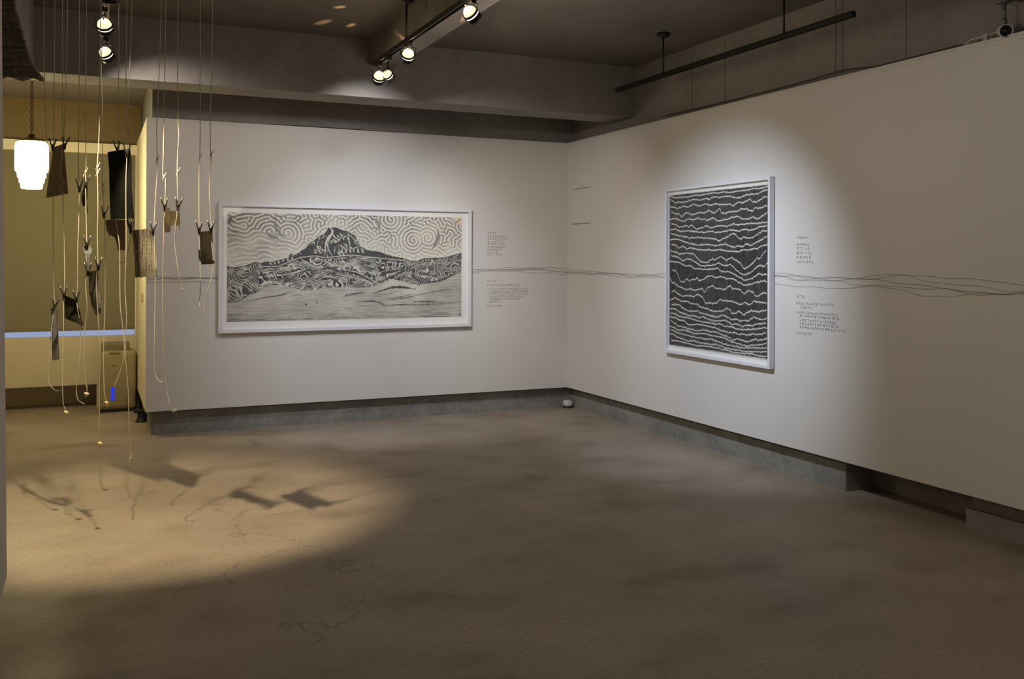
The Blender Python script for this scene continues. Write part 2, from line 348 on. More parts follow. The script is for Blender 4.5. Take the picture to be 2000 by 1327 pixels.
# tone in [0 ink .. 1 paper]
tvar = smooth_noise(26)
gtop = np.clip((gy-ridge[None, :])/(NY-ridge[None, :]), 0, 1)
dark_sky = np.clip(.80-.26*gtop**.8-.05*tvar, .48, .85)
edge = np.clip((sky-.60)*3.0, 0, 1)
inkline = np.clip((-sky-.45)*3, 0, 1)*(.35+.6*gtop)*np.clip(.7+.5*n1, 0, 1.4)
tone = dark_sky*(1-edge)+.93*edge-inkline*.16
# foothills
w1, w2, w3 = smooth_noise(34, .8, 1), smooth_noise(15, .8, 1), smooth_noise(5)
phf = gy+17*w1+8*w2+1.5*w3+6*np.sin(gx/41.+gy/60.)
ft = np.cos(2*np.pi*phf/11.5)
lw = .42+.22*smooth_noise(9)
fe = np.clip((ft-lw)*4, 0, 1)
patch = smooth_noise(6.5, 2.2, .75); patch = patch+.55*smooth_noise(2.5, 2.5, .8)
ftone = np.clip(.27-.20*patch-.08*w2, .06, .60)
dkl = np.clip((-ft-.55)*3, 0, 1); ftone = ftone*(1-.55*dkl*np.clip(.75+.5*patch, 0, 1))
fo = ftone*(1-fe)+.86*fe
# massif: dark with broken light veins falling down the faces
mi = rng.normal(size=(NY, NX))+1.3*np.cos(2*np.pi*(gx+.35*gy+7*smooth_noise(9))/13)
mt = lab(mi, 11, ax=.85, ay=1.7, it=10, width=.45)
gate = np.clip(smooth_noise(8)*1.5-.1, 0, 1); me_ = np.clip((mt-.6)*3, 0, 1)*gate
mo = .13*(1-me_)+.82*me_
# plain: pale with fine horizontal hatching
hn = smooth_noise(3.2, 6, .5); hn2 = smooth_noise(1.6, 9, .6)
po = np.clip(.76+.05*smooth_noise(30)-.10*np.clip(hn-.6, 0, 2)-.06*np.clip(hn2-.2, 0, 2)+.03*np.clip(-hn2, 0, 1), .2, .9)
po = po-.22*np.clip((26-gy)/26, 0, 1)*(hn2 > -.3)-.05
R_, BA, PL_ = ridge[None, :], base[None, :], plain[None, :]
img = np.where(gy > R_, tone, np.where(gy > BA, mo, np.where(gy > PL_, fo, po)))
right = (gx > 545) & (gy < R_) & (gy > PL_)       # darker crag at the right
img = np.where(right, np.clip(np.where(np.cos(2*np.pi*(gx*.9-gy*.5+12*w1+8*w2)/10.) > .62, .74, fo*.5), 0, 1), img)
left = (gx < 95) & (gy < R_) & (gy > PL_-8) & (gy > PL_[0, 0]+(gx)*.35)
di = np.cos(2*np.pi*(gx*.85+gy+13*smooth_noise(24)+1.5*w3)/13.)
img = np.where(left, np.where(di > .66, .80, np.where(smooth_noise(7) > .5, .45, .13)), img)
img = np.where(np.abs(gy-(R_-1)) < 1.3, .10, img); img = np.where(np.abs(gy-(R_+2.2)) < 1.2, .88, img)
img = np.where((np.abs(gy-BA) < 1.4) & (gx > 95) & (gx < 560), .88, img); img = np.where((np.abs(gy-BA+3) < 1.8) & (gx > 95) & (gx < 560), .12, img)
def stroke(pts, off, w0, val=.12, wob=1.0):
    global img
    p = [Vector((a, b)) for a, b in px2g(pts, off, 8.333)]
    q = catmull([(v.x, v.y, 0) for v in p], 14); n = len(q)
    for i, v in enumerate(q):
        w = w0*(.35+.65*math.sin(math.pi*min(1, max(0, (i+.5)/n))))*(1+.3*random.uniform(-1, 1)*wob)
        x0, x1, y0, y1 = int(v.x-w-2), int(v.x+w+3), int(v.y-w-2), int(v.y+w+3)
        x0, y0 = max(0, x0), max(0, y0)
        if x1 <= x0 or y1 <= y0: continue
        sub = img[y0:y1, x0:x1]; d = np.hypot(gx[y0:y1, x0:x1]-v.x, (gy[y0:y1, x0:x1]-v.y))
        a = np.clip(w-d+.5, 0, 1); img[y0:y1, x0:x1] = sub*(1-a)+val*a
# light outlines of the hill ribs and the dark seams between them
for pts, off, w, val in [
    ([(500, 485), (850, 385), (1200, 418)], GG, 4.2, .12), ([(480, 492), (700, 500), (960, 452)], GG, 1.6, .2), ([(240, 625), (450, 612), (600, 640), (690, 690)], GG, 2.2, .12),
    ([(690, 690), (900, 672), (1200, 672), (1600, 655), (1920, 632)], GG, 2.4, .12), ([(1150, 622), (1400, 622), (1900, 640)], GG, 2.6, .15), ([(600, 585), (900, 550), (1180, 490)], GG, 1.8, .15),
    ([(700, 605), (1000, 560), (1500, 455), (1915, 415)], GG, 2.4, .14), ([(1600, 432), (1910, 466)], GG, 1.8, .15), ([(0, 540), (200, 490), (350, 470)], GG, 2.2, .18), ([(0, 572), (250, 520)], GG, 1.5, .2),
    ([(1600, 825), (1900, 820)], GG, 2, .25), ([(0, 668), (240, 655)], GG, 1.5, .2), ([(220, 700), (640, 690)], GG, 1.4, .2),
    ([(400, 605), (700, 552), (950, 512), (1200, 432)], FF_, 2.2, .16), ([(1350, 668), (1520, 635)], FF_, 3.2, .15), ([(870, 702), (1150, 680)], FF_, 1.5, .2), ([(1700, 582), (2000, 510)], FF_, 2.4, .16),
    ([(1650, 622), (2000, 580)], FF_, 1.6, .2), ([(80, 640), (250, 605), (450, 490), (640, 400)], FF_, 2, .14), ([(100, 775), (700, 750)], FF_, 1.3, .25),
    ([(0, 120), (250, 180), (520, 320)], GG, 4.5, .12), ([(0, 90), (280, 170), (560, 330)], GG, 1.5, .88), ([(0, 200), (300, 260), (500, 330)], GG, 1.5, .86), ([(60, 350), (420, 380)], GG, 2.2, .14),
    ([(560, 320), (800, 210), (1000, 120), (1200, 0)], GG, 3.2, .14), ([(540, 300), (620, 140), (950, 90)], GG, 1.6, .88), ([(600, 200), (700, 150), (900, 110)], GG, 4.5, .12), ([(580, 330), (860, 230), (1100, 90)], GG, 1.4, .86),
    ([(1300, 320), (1600, 270), (1900, 130)], GG, 3.6, .10), ([(1100, 170), (1200, 260), (1310, 320)], GG, 3, .14), ([(1150, 160), (1300, 210), (1500, 220)], GG, 2, .85),
    ([(1380, 290), (1300, 390), (1250, 420)], FF_, 2, .88), ([(1380, 290), (1440, 340), (1500, 390)], FF_, 1.6, .88), ([(1310, 400), (1390, 310), (1460, 390)], FF_, 3, .35), ([(1200, 160), (1400, 110), (1500, 140)], FF_, 3, .15),
    ([(1170, 200), (1300, 140)], FF_, 3.5, .2), ([(650, 350), (800, 290), (940, 350)], FF_, 2, .85), ([(700, 260), (900, 270), (1060, 200)], FF_, 3.2, .25), ([(640, 220), (900, 200), (1170, 140), (1380, 90)], FF_, 1.8, .85),
    ([(1570, 110), (1700, 70), (1850, 110), (1990, 170)], FF_, 3.6, .14), ([(1560, 260), (1700, 240), (2000, 280)], FF_, 2.6, .15), ([(1530, 290), (1700, 200), (1950, 290)], FF_, 1.6, .86),
    ([(1700, 300), (1780, 400), (1680, 560), (1650, 800)], DD, 3.0, .86), ([(1760, 350), (1770, 430), (1700, 600), (1730, 720), (1790, 800)], DD, 1.6, .9), ([(1990, 420), (1850, 560), (1760, 540)], DD, 1.6, .85),
    ([(1870, 600), (1900, 740), (1960, 650), (1990, 740)], DD, 1.6, .88), ([(1480, 560), (1490, 740)], DD, 1.8, .86), ([(1560, 500), (1530, 640), (1580, 640), (1560, 740)], DD, 1.6, .86), ([(1410, 610), (1470, 570), (1490, 620)], DD, 1.4, .86),
    ([(80, 420), (100, 560), (130, 740)], EE, 2, .86), ([(0, 590), (60, 620), (40, 740), (100, 660)], EE, 1.6, .88), ([(60, 410), (180, 520), (230, 620)], EE, 1.5, .86), ([(170, 740), (180, 670), (260, 640)], EE, 1.6, .86),
    ([(30, 740), (200, 830), (420, 820), (600, 830)], EE, 1.5, .88), ([(0, 860), (150, 820), (300, 850)], EE, 2.4, .15), ([(420, 730), (640, 760), (800, 820), (950, 850)], EE, 2.4, .12),
    ([(1300, 770), (1470, 780), (1620, 780), (1700, 860)], DD, 2.2, .15), ([(1400, 900), (1550, 840), (1700, 900), (1800, 960)], DD, 1.8, .86), ([(1450, 890), (1600, 860), (1680, 910)], DD, 4, .45),
    ([(1530, 350), (1550, 480), (1500, 600), (1460, 650)], EE, 3.0, .30), ([(420, 150), (560, 230), (580, 330), (430, 340)], EE, 3.4, .45), ([(700, 400), (780, 480), (890, 490)], DD, 4.0, .38), ([(850, 140), (850, 300), (920, 420), (1000, 480)], DD, 3, .4),
    ([(80, 110), (120, 180), (90, 270)], DD, 5, .28), ([(120, 110), (140, 260)], DD, 1.5, .85),
]: stroke(pts, off, w, val)
# taped bare corner
cm = (gx > NX-34) & (gy > NY-26) & ((gx-(NX-34))*.8+(gy-(NY-26)) > 20)
paper = np.array([.84, .80, .69]); ink = np.array([.035, .042, .05]); warm = np.array([.62, .42, .28])
img = np.clip(img+rng.normal(size=img.shape)*.018, 0, 1)
c3 = ink+(paper-ink)*(img[..., None]**1.35)
c3[cm] = np.array([.72, .62, .46])
tp = np.abs((gx-(NX-16))-(gy-(NY-15))*1.15) < 3.0; c3[tp & (gx > NX-26) & (gx < NX-4) & (gy > NY-26)] = np.array([.30, .19, .10])
sp = smooth_noise(6); c3 = np.where((sp > 3.1)[..., None], c3*.5+warm*.5, c3)
grid_mesh('print_sheet', (ax0, -.021, az0), (ax1, -.021, az0), (ax0, -.021, az1), NX, NY, c3, vcol_mat('mountain_woodcut_ink'), art1)
obj('glass_pane', B(X0+.03, X1-.03, -.042, -.040, Z0+.03, Z1-.03), M['glass'], art1)

# --- black seismic-line print (right wall)
Y0, Y1, Z0, Z1 = -3.278, -1.9064, .7635, 2.1736
art2 = thing('framed_print', 'tall white framed black print crossed by ragged white lines', 'framed artwork', (0, (Y0+Y1)/2, Z0))
obj('picture_frame', frame_bm(0, Y0, Y1, Z0, Z1, .05, .022, .006), M['frame'], art2)
obj('mount_board', B(-.018, -.008, Y0+.015, Y1-.015, Z0+.015, Z1-.015), M['mat'], art2)
q_tl, q_tr, q_bl, q_br = pl(1308, 381, 0, -.021), pl(1500.5, 359.3, 0, -.021), pl(1307, 676.5, 0, -.021), pl(1497, 702.5, 0, -.021)
by0, by1 = (q_tl.y+q_bl.y)/2, (q_tr.y+q_br.y)/2; bz1 = (q_tl.z+q_tr.z)/2; bz0 = (q_bl.z+q_br.z)/2
NX2, NY2 = 470, 700
A_, B_, C_ = (1300, 350), (1300, 480), (1300, 580)
LN = [(A_, [(80,315),(190,355),(330,330),(410,335),(530,300),(640,300),(880,255),(1000,258),(1070,235),(1150,250),(1340,225),(1480,210),(1620,175),(1740,175),(1900,130)]),
(A_, [(95,385),(180,440),(260,425),(350,430),(500,380),(690,390),(730,350),(810,380),(860,340),(1020,335),(1080,320),(1180,320),(1330,350),(1400,330),(1480,295),(1620,275),(1700,275),(1780,225),(1900,195)]),
(A_, [(90,515),(180,525),(210,548),(270,525),(330,500),(410,520),(520,460),(580,495),(640,495),(750,460),(830,490),(920,455),(1050,470),(1200,465),(1240,500),(1330,430),(1430,435),(1560,375),(1620,420),(1690,420),(1820,335),(1900,320)]),
(A_, [(110,600),(170,640),(250,640),(285,695),(400,620),(460,650),(520,660),(600,620),(720,625),(800,580),(900,630),(1005,545),(1030,625),(1110,635),(1210,595),(1320,600),(1400,550),(1500,555),(1610,600),(1650,535),(1780,535),(1840,490),(1900,490)]),
(A_, [(85,745),(190,728),(260,765),(340,780),(420,735),(520,755),(600,712),(660,750),(720,735),(760,765),(880,720),(980,775),(1130,750),(1220,715),(1340,690),(1430,740),(1530,740),(1620,695),(1700,745),(1890,610)]),
(A_, [(110,825),(200,850),(240,880),(320,885),(370,860),(430,885),(480,845),(570,930),(710,890),(770,865),(850,910),(950,870),(1150,870),(1270,825),(1330,850),(1560,820),(1640,825),(1890,800)]),
(A_, [(90,935),(190,925),(270,975),(420,955),(720,990),(850,965),(930,990),(1080,970),(1220,940),(1340,960),(1490,930),(1540,945),(1640,930),(1720,890),(1870,865)]),
(A_, [(110,1010),(260,1055),(420,1075),(440,1105),(480,1075),(560,1090),(610,1075),(680,1100),(760,1085),(850,1110),(930,1105),(985,1160),(1040,1110),(1120,1080),(1230,1010),(1300,1030),(1340,1090),(1400,1110),(1450,1070),(1510,1095),(1620,1080),(1780,965),(1890,960)]),
(A_, [(90,1120),(240,1115),(330,1155),(420,1185),(600,1220),(800,1210),(900,1235),(1110,1205),(1260,1265),(1330,1235),(1440,1245),(1480,1200),(1580,1230),(1880,1065)]),
(B_, [(115,-17),(180,-17),(240,50),(320,5),(400,70),(440,40),(680,85),(780,75),(860,95),(1000,70),(1080,90),(1340,115),(1430,80),(1500,95),(1640,50),(1700,60),(1780,5),(1890,-20)]),
(B_, [(90,95),(230,130),(250,165),(350,145),(460,145),(530,160),(640,290),(770,315),(870,240),(900,265),(1020,200),(1120,270),(1220,225),(1380,320),(1455,440),(1620,320),(1700,225),(1730,245),(1850,90)]),
(B_, [(110,180),(240,225),(320,280),(410,245),(490,265),(640,370),(720,380),(900,355),(980,310),(1030,350),(1120,375),(1200,345),(1330,470),(1410,535),(1480,535),(1590,490),(1680,395),(1750,360),(1820,390),(1880,320)]),
(B_, [(85,290),(180,305),(270,325),(340,370),(460,375),(540,425),(700,440),(860,440),(970,415),(1030,480),(1180,485),(1330,560),(1460,640),(1610,605),(1720,515),(1810,540),(1860,525)]),
(B_, [(120,450),(160,470),(180,450),(230,540),(265,655),(340,675),(390,610),(450,660),(500,620),(540,640),(580,590),(620,650),(700,625),(780,565),(860,560),(930,590),(1050,580),(1130,615),(1240,610),(1370,690),(1460,735),(1560,720),(1680,680),(1840,650),(1880,665)]),
(B_, [(85,615),(120,680),(170,690),(240,760),(320,780),(370,815),(450,800),(540,825),(680,800),(715,870),(780,780),(870,745),(950,805),(1000,790),(1090,815),(1190,740),(1240,800),(1370,810),(1460,895),(1530,830),(1610,860),(1670,935),(1720,930),(1800,880),(1860,880)]),
(B_, [(120,860),(160,830),(200,870),(310,940),(390,920),(520,950),(600,900),(690,960),(740,1075),(800,1055),(860,1070),(950,1060),(1000,990),(1080,1020),(1230,1030),(1380,1090),(1440,1075),(1480,1050),(1550,1105),(1640,1030),(1750,1050),(1870,1065)]),
(B_, [(85,1010),(170,965),(310,1040),(380,1030),(480,1075),(580,1085),(640,1140),(760,1165),(880,1215),(1070,1205),(1110,1160),(1190,1185),(1230,1250),(1310,1250),(1360,1210),(1440,1285),(1580,1200),(1680,1225),(1860,1200)]),
(C_, [(120,150),(180,140),(240,150),(410,265),(520,265),(600,260),(640,300),(770,325),(860,355),(960,375),(1050,345),(1130,365),(1220,430),(1300,410),(1380,445),(1540,445),(1630,375),(1750,420),(1870,405)]),
(C_, [(85,220),(180,225),(260,280),(430,350),(550,355),(640,385),(690,370),(800,420),(920,450),(1110,435),(1240,520),(1300,495),(1430,550),(1520,525),(1600,540),(1700,500),(1780,505),(1850,490)]),
(C_, [(100,295),(160,310),(260,365),(400,385),(530,430),(680,465),(820,480),(930,510),(1010,500),(1090,550),(1190,550),(1330,600),(1480,605),(1640,600),(1820,575),(1870,580)]),
(C_, [(85,370),(190,390),(240,430),(340,440),(420,515),(620,515),(800,545),(940,585),(1040,630),(1230,670),(1260,655),(1350,695),(1450,690),(1490,710),(1620,690),(1730,700),(1850,665)]),
(C_, [(105,440),(150,490),(190,490),(230,545),(340,555),(420,595),(500,600),(540,630),(660,625),(710,605),(820,650),(920,650),(1040,700),(1160,745),(1240,805),(1330,780),(1420,800),(1510,830),(1640,790),(1700,805),(1820,795),(1870,770)]),
(C_, [(85,545),(160,570),(240,615),(380,625),(560,685),(720,680),(860,725),(1000,740),(1110,770),(1190,825),(1330,860),(1480,905),(1800,885),(1860,865)]),
(C_, [(100,605),(230,675),(420,720),(600,760),(760,785),(820,775),(980,835),(1090,870),(1220,910),(1330,925),(1420,945),(1870,950)]),
(C_, [(80,685),(140,690),(210,745),(430,820),(530,815),(640,855),(720,855),(830,885),(910,880),(1040,920),(1130,955),(1280,985),(1350,980),(1400,1005),(1550,1015),(1870,1020)]),
(C_, [(115,805),(250,825),(430,870),(620,915),(690,905),(950,945),(1080,975),(1280,1035),(1600,1060),(1740,1095),(1865,1110)])]
yy = np.linspace(0, 1, NX2)*(by1-by0)+by0; zz = np.linspace(0, 1, NY2)[:, None]*(bz1-bz0)+bz0
img2 = .055+.03*np.clip(rng.normal(size=(1, NX2)), -1, 2)*np.ones((NY2, 1))+.012*rng.normal(size=(NY2, NX2))
st = rng.normal(size=(NY2, NX2)); kk = np.exp(-np.linspace(-2, 2, 41)**2); st = np.apply_along_axis(lambda c: np.convolve(c, kk/kk.sum(), 'same'), 0, st); img2 = img2+.10*np.clip(st, -.2, 1)
for off, pts in LN:
    W = [pl(off[0]+x/9.476, off[1]+y/9.476, 0, -.021) for x, y in pts]
    ys = [-w.y for w in W]; zs = [w.z for w in W]
    z = np.interp(-yy, ys, zs)
    j = rng.normal(size=NX2); j = np.convolve(j, [.3, .5, .3], 'same')
    z = z+j*.0030+.0015*np.convolve(rng.normal(size=NX2), np.ones(6)/3, 'same')
    h = .0030+.0018*np.abs(np.convolve(rng.normal(size=NX2), [.5, .6, .5], 'same'))
    ins = ((-yy >= ys[0]-.004) & (-yy <= ys[-1]+.004))[None, :]
    a = np.clip((h[None, :]-np.abs(zz-z[None, :]))/.0022+.5, 0, 1)*ins
    img2 = img2*(1-a)+.92*a
te = bz1-.004-.003*np.abs(rng.normal(size=NX2)); be = bz0+.006+.005*np.abs(rng.normal(size=NX2))
img2 = np.where((zz > te[None, :]) | (zz < be[None, :]), .9, img2); img2 = np.clip(img2, .01, .92)
c2 = img2[..., None]*np.array([.82, .80, .76])*.92
grid_mesh('print_sheet', (-.021, by0, bz0), (-.021, by1, bz0), (-.021, by0, bz1), NX2, NY2, c2, vcol_mat('black_line_print_ink'), art2)
obj('glass_pane', B(-.042, -.040, Y0+.022, Y1-.022, Z0+.022, Z1-.022), M['glass'], art2)

# ================================================================== WALL TEXTS
def glyph_line(bm, P, dirv, width, size, seed, n=None, gaps=()):
    r = random.Random(seed); n = n or max(2, int(width/size*1.25)); adv = width/n; up = Vector((0, 0, 1)); nrm = dirv.cross(up)
    def bar(a, b, w):
        t = (b-a).normalized(); s = t.cross(nrm).normalized()*w/2
        f = [a+s, a-s, b-s, b+s]; v = [bm.verts.new(q) for q in f]; v2 = [bm.verts.new(q+nrm*.0006) for q in f]
        bm.faces.new(v); bm.faces.new(v2[::-1])
        for i in range(4): bm.faces.new((v[i], v2[i], v2[(i+1) % 4], v[(i+1) % 4]))
    for k in range(n):
        r.random()
        o = P+dirv*(k*adv); s = min(size, adv)*.84; w = size*.07
        for _ in range(r.choice((2, 2, 3))):
            y = r.uniform(.12, .95)*s; x0 = r.uniform(0, .3)*s; x1 = r.uniform(.6, 1)*s; bar(o+dirv*x0+up*y, o+dirv*x1+up*(y+s*.03), w)
        for _ in range(r.choice((1, 2))):
            x = r.uniform(.15, .85)*s; bar(o+dirv*x+up*r.uniform(0, .3)*s, o+dirv*(x+s*.03*r.uniform(-3, 3))+up*r.uniform(.65, 1)*s, w)
def text_block(name, label, axis, lines, first_right):
    pts = [pl(x, y, axis, 0.0) for x, y, _ in lines]
    t = thing(name, label, 'wall text', pts[-1])
    d = Vector((1, 0, 0)) if axis == 1 else Vector((0, -1, 0))
    for i, ((x, y, x2), p) in enumerate(zip(lines, pts)):
        q = pl(x2, y, axis, 0.0); w = (q-p).length if axis == 1 else abs(q.y-p.y)
        bm = bmesh.new(); off = Vector((0, -.0004, 0)) if axis == 1 else Vector((-.0004, 0, 0))
        glyph_line(bm, p+off, d, w, .030, hash((x, y, axis)) % 9973)
        obj('text_line', bm, M['letter'], t)
text_block('wall_lettering', 'upper pencil verse of nine short lines right of the mountain woodcut', 1, [(952, 457, 972), (952, 464, 994), (952, 469, 991), (952, 474, 986), (952, 479, 985), (952, 485, 989), (952, 490, 979), (952, 495, 972), (952, 500, 980)], 0)
text_block('wall_lettering', 'lower pencil caption below the drawn line right of the mountain woodcut', 1, [(951, 551, 970), (951, 559.5, 1016), (951, 567, 1031), (956, 572, 1032), (956, 576.5, 1031), (956, 581.5, 1025), (956, 586.5, 1016), (956, 592, 975), (951, 600, 981)], 0)
text_block('wall_lettering', 'upper pencil verse of six short lines right of the black print', 0, [(1557, 468, 1578), (1556, 481.5, 1582), (1556, 489, 1583), (1556, 498, 1587), (1556, 506, 1585), (1556, 515, 1590)], 0)
text_block('wall_lettering', 'lower pencil caption below the drawn line right of the black print', 0, [(1556, 583, 1573), (1555, 595, 1631), (1562, 603, 1588), (1555, 613, 1638), (1562, 620, 1640), (1562, 628, 1635), (1562, 635, 1639), (1562, 642, 1652), (1554, 653, 1587)], 0)

# meandering drawn line across both walls
drawn = thing('drawn_line', 'bundle of thin meandering pencil lines running across both white walls', 'wall drawing', (0, 0, 1.44))
cen = [(-4.13, 1.382), (-3.65, 1.38), (-3.0, 1.40), (-1.6, 1.43), (-1.035, 1.455), (-.6, 1.452), (-.1, 1.443), (.14, 1.444), (.9, 1.425), (1.77, 1.418), (2.6, 1.43), (3.31, 1.443), (4.2, 1.415), (5.25, 1.392), (6.2, 1.37), (7.5, 1.38)]
ss = np.arange(-4.13, 7.5, .045); cz = np.interp(ss, [a for a, b in cen], [b for a, b in cen])
for k in range(5):
    ph = rng.uniform(0, 6.28, 5); amp = (.013, .018, .015, .020, .012)[k]
    z = cz+amp*(np.sin(ss*2.6+ph[0])+.7*np.sin(ss*5.3+ph[1])+.45*np.sin(ss*11+ph[2])+.2*np.sin(ss*23+ph[3]))+.006*(k-2)
    z = z+.016*(k-2)*np.clip(np.sin(ss*.9+ph[4]), -.2, 1)*np.clip((ss+1)/3, .3, 1)
    pts = []
    for s, h in zip(ss, z):
        pts.append(Vector((s, -.0012, h)) if s < -.01 else (Vector((-.0012, -.0012, h)) if s < .03 else Vector((-.0012, -s, h))))
    bm = bmesh.new(); tube(bm, pts, (.0013, .0010, .0013, .0009, .0011)[k], 4); obj('pencil_stroke', bm, M['pencil'], drawn)

# flush hatch near the corner, switch on the return, cable and shadow line on the panel tops
h0, h1 = pl(1119, 371, 0, 0), pl(1153, 435, 0, 0)
t = thing('access_hatch', 'small flush square hatch outlined on the white wall near the corner', 'hatch', (0, (h0.y+h1.y)/2, h1.z))
obj('hatch_door', B(-.0008, .001, h1.y, h0.y, h1.z, h0.z), M['wall'], t)
bm = bmesh.new(); box(bm, -.0018, .001, h1.y, h0.y, h0.z+.000, h0.z+.007); MG = mat('hatch_gap_brown', (.20, .165, .13), .8); obj('hatch_groove', bm, MG, t); bm = bmesh.new(); box(bm, -.0018, .001, h1.y, h0.y, h1.z-.008, h1.z)
obj('hatch_groove', bm, MG, t)
s = pl(279, 582, 0, -4.137)
t = thing('wall_switch', 'small ivory switch plate on the yellow-lit return wall', 'switch', (-4.137, s.y, s.z-.045))
obj('switch_plate', B(-4.149, -4.137, s.y-.1, s.y+.1, s.z-.04, s.z+.04, bev=.004), M['switch'], t)
obj('switch_rocker', B(-4.154, -4.148, s.y-.03, s.y+.03, s.z-.025, s.z+.025, bev=.002), M['cream'], t)

def cable(name, label, pts, r, m, n=6):
    bm = bmesh.new(); tube(bm, catmull(pts, n), r, 6); o = obj(name, bm, m, origin=pts[0]); return tag(o, label, 'cable')
pts = [pl(x, y, 0, .035) for x, y in [(1300, 226), (1400, 203), (1500, 178), (1580, 157), (1640, 139), (1680, 133), (1706, 131), (1740, 123), (1810, 105), (1880, 87)]]
for p in pts: p.z = max(p.z, ZT+.006)
cable('cable', 'thin black cable lying along the top edge of the right panel', pts, .004, M['blackm'])
pts = [pl(x, y, 1, .03) for x, y in [(300, 229), (420, 234), (520, 240), (560, 243), (680, 252), (800, 262), (950, 272), (1090, 279)]]
for i, p in enumerate(pts): p.z = ZT+.007+(.006 if i in (3, 4) else 0)
cable('cable', 'thin black line imitating the shadow gap along the top edge of the back panel', pts, .004, M['blackm'])  # dark tube put in for the shaded gap along the panel top

# ================================================================== SECURITY CAMERA (upper right)
c0 = pl(1965, 60, 0, -.02)
t = thing('security_camera', 'grey bullet security camera hanging in the upper right corner', 'security camera', (-.02, c0.y, 2.985))
ctop = Vector((-.01, c0.y+.02, 2.985))
bm = bmesh.new(); lathe(bm, [(.04, -.012), (.04, -.003), (.036, 0)], ctop); obj('mounting_base', bm, M['greyp'], t, True)
bm = bmesh.new(); tube(bm, [ctop+Vector((0, 0, -.008)), ctop+Vector((0, 0, -.11))], .011, 12); lathe(bm, [(.008, -.02), (.016, -.012), (.016, .012), (.008, .02)], ctop+Vector((0, 0, -.115))); obj('bracket_arm', bm, M['greyp'], t, True)
aim = (Vector(CAM)+Vector((1.2, 0, .0))-c0).normalized(); aim = Vector((-.62, -.74, -.22)).normalized()
bc = c0
bm = bmesh.new(); lathe(bm, [(.020, -.115), (.029, -.105), (.031, -.02), (.037, -.018), (.037, .004), (.033, .006), (.031, -.004), (.012, -.005)], bc, aim); obj('camera_body', bm, M['whitep'], t, True)
bm = bmesh.new(); lathe(bm, [(.0305, -.004), (.0305, -.003), (.016, -.002), (.012, .001), (.004, .0025)], bc, aim); obj('lens', bm, M['lens'], t, True)
a = bc-aim*.115
pts = [a, pl(1918, 72, 0, .0), pl(1905, 75, 0, .03), pl(1893, 80, 0, .05), pl(1886, 84, 0, .06)]
pts[3].z = max(pts[3].z, ZT+.012); pts[4].z = ZT+.008
o = cable('camera_cable', 'short white cable trailing from the security camera along the panel top', pts, .0045, M['whitep'])
p = pl(1926, 74, 0, .02); bm = bmesh.new(); box(bm, .008, .034, p.y-.014, p.y+.014, ZT+.003, ZT+.048, bev=.004)
tag(obj('cable_connector', bm, mat('pinkish_white_plastic', (.42, .36, .33), .5), origin=(p.x, p.y, ZT)), 'boxy pale plastic cable connector on the panel top beside the security camera', 'connector')

# ================================================================== CORNER SENSOR, BLACK STAND, DEHUMIDIFIER
p = pl(1109, 793, 2, 0); p = Vector((.022, .022, 0))
t = thing('floor_sensor', 'small white domed puck on dark base in the far floor corner', 'sensor', p)
bm = bmesh.new(); lathe(bm, [(.050, 0), (.052, .004), (.050, .022), (.044, .024)], p); obj('dark_base', bm, mat('navy_plastic', (.02, .022, .035), .5), t, True)
bm = bmesh.new(); lathe(bm, [(.052, .023), (.055, .034), (.053, .062), (.044, .076), (.02, .082)], p); obj('dome_cap', bm, M['whitep'], t, True)
p = Vector((-4.125, .86, 0))
t = thing('waisted_stand', 'small black waisted stand on the floor beside the return wall', 'stand', p)
bm = bmesh.new(); lathe(bm, [(.062, 0), (.062, .008), (.05, .02), (.040, .055), (.044, .075), (.04, .08)], p, seg=20); obj('stand_base', bm, M['blackm'], t, True)
bm = bmesh.new(); box(bm, p.x-.075, p.x+.03, p.y-.04, p.y+.04, .078, .118, bev=.012)
for v in bm.verts:
    if v.co.x < p.x-.03: v.co.z += .008
    if v.co.z < .09 and v.co.x < p.x-.03: v.co.x += .02
obj('stand_head', bm, M['blackm'], t, True)

dx0, dx1, dy0 = -4.49, -4.19, 1.50
px = pl(197, 793, 2, 0)
dx0 = pl(194, 690, 1, 1.56).x; dx1 = pl(264, 690, 1, 1.56).x; zt_ = pl(220, 686, 1, 1.56).z
dy0, dy1 = 1.56, 1.86
t = thing('dehumidifier', 'beige dehumidifier with blue lit gauge standing under the far window', 'dehumidifier', ((dx0+dx1)/2, (dy0+dy1)/2, 0))
obj('casing', B(dx0, dx1+.01, dy0, dy1, .025, zt_, bev=.04), M['dehum'], t, True)
obj('base_plinth', B(dx0+.01, dx1, dy0+.01, dy1-.01, 0, .03), M['blackm'], t)
obj('top_lid', B(dx0+.02, dx1-.05, dy0+.05, dy1-.03, zt_-.012, zt_+.075, bev=.012), M['dehumd'], t, True)
obj('front_panel', B(dx0+.03, dx1-.075, dy0-.008, dy0+.01, .06, zt_-.05, bev=.006), M['dehum'], t, True)
obj('handle_recess', B(dx0+.09, dx1-.14, dy0-.006, dy0+.02, zt_-.032, zt_-.012, bev=.004), M['dehumd'], t)
bm = bmesh.new(); lathe(bm, [(.022, -.0105), (.022, -.0085)], ((dx0+dx1)/2-.03, dy0, zt_-.15), (0, 1, 0)); bmesh.ops.scale(bm, vec=(1, 1, .55), verts=bm.verts, space=Matrix.Translation((0, 0, -(zt_-.15)))); obj('oval_badge', bm, M['dehumd'], t)
for k in range(4): obj('control_button', B(dx0+.11+k*.024, dx0+.12+k*.024, dy0-.011, dy0-.007, zt_-.066, zt_-.060), M['dehumd'], t)
g0, g1 = pl(216.5, 757, 1, dy0-.01), pl(223.5, 783, 1, dy0-.01)
obj('water_gauge', B(g0.x, g1.x, dy0-.013, dy0-.006, g1.z, g0.z, bev=.003), M['blueled'], t)
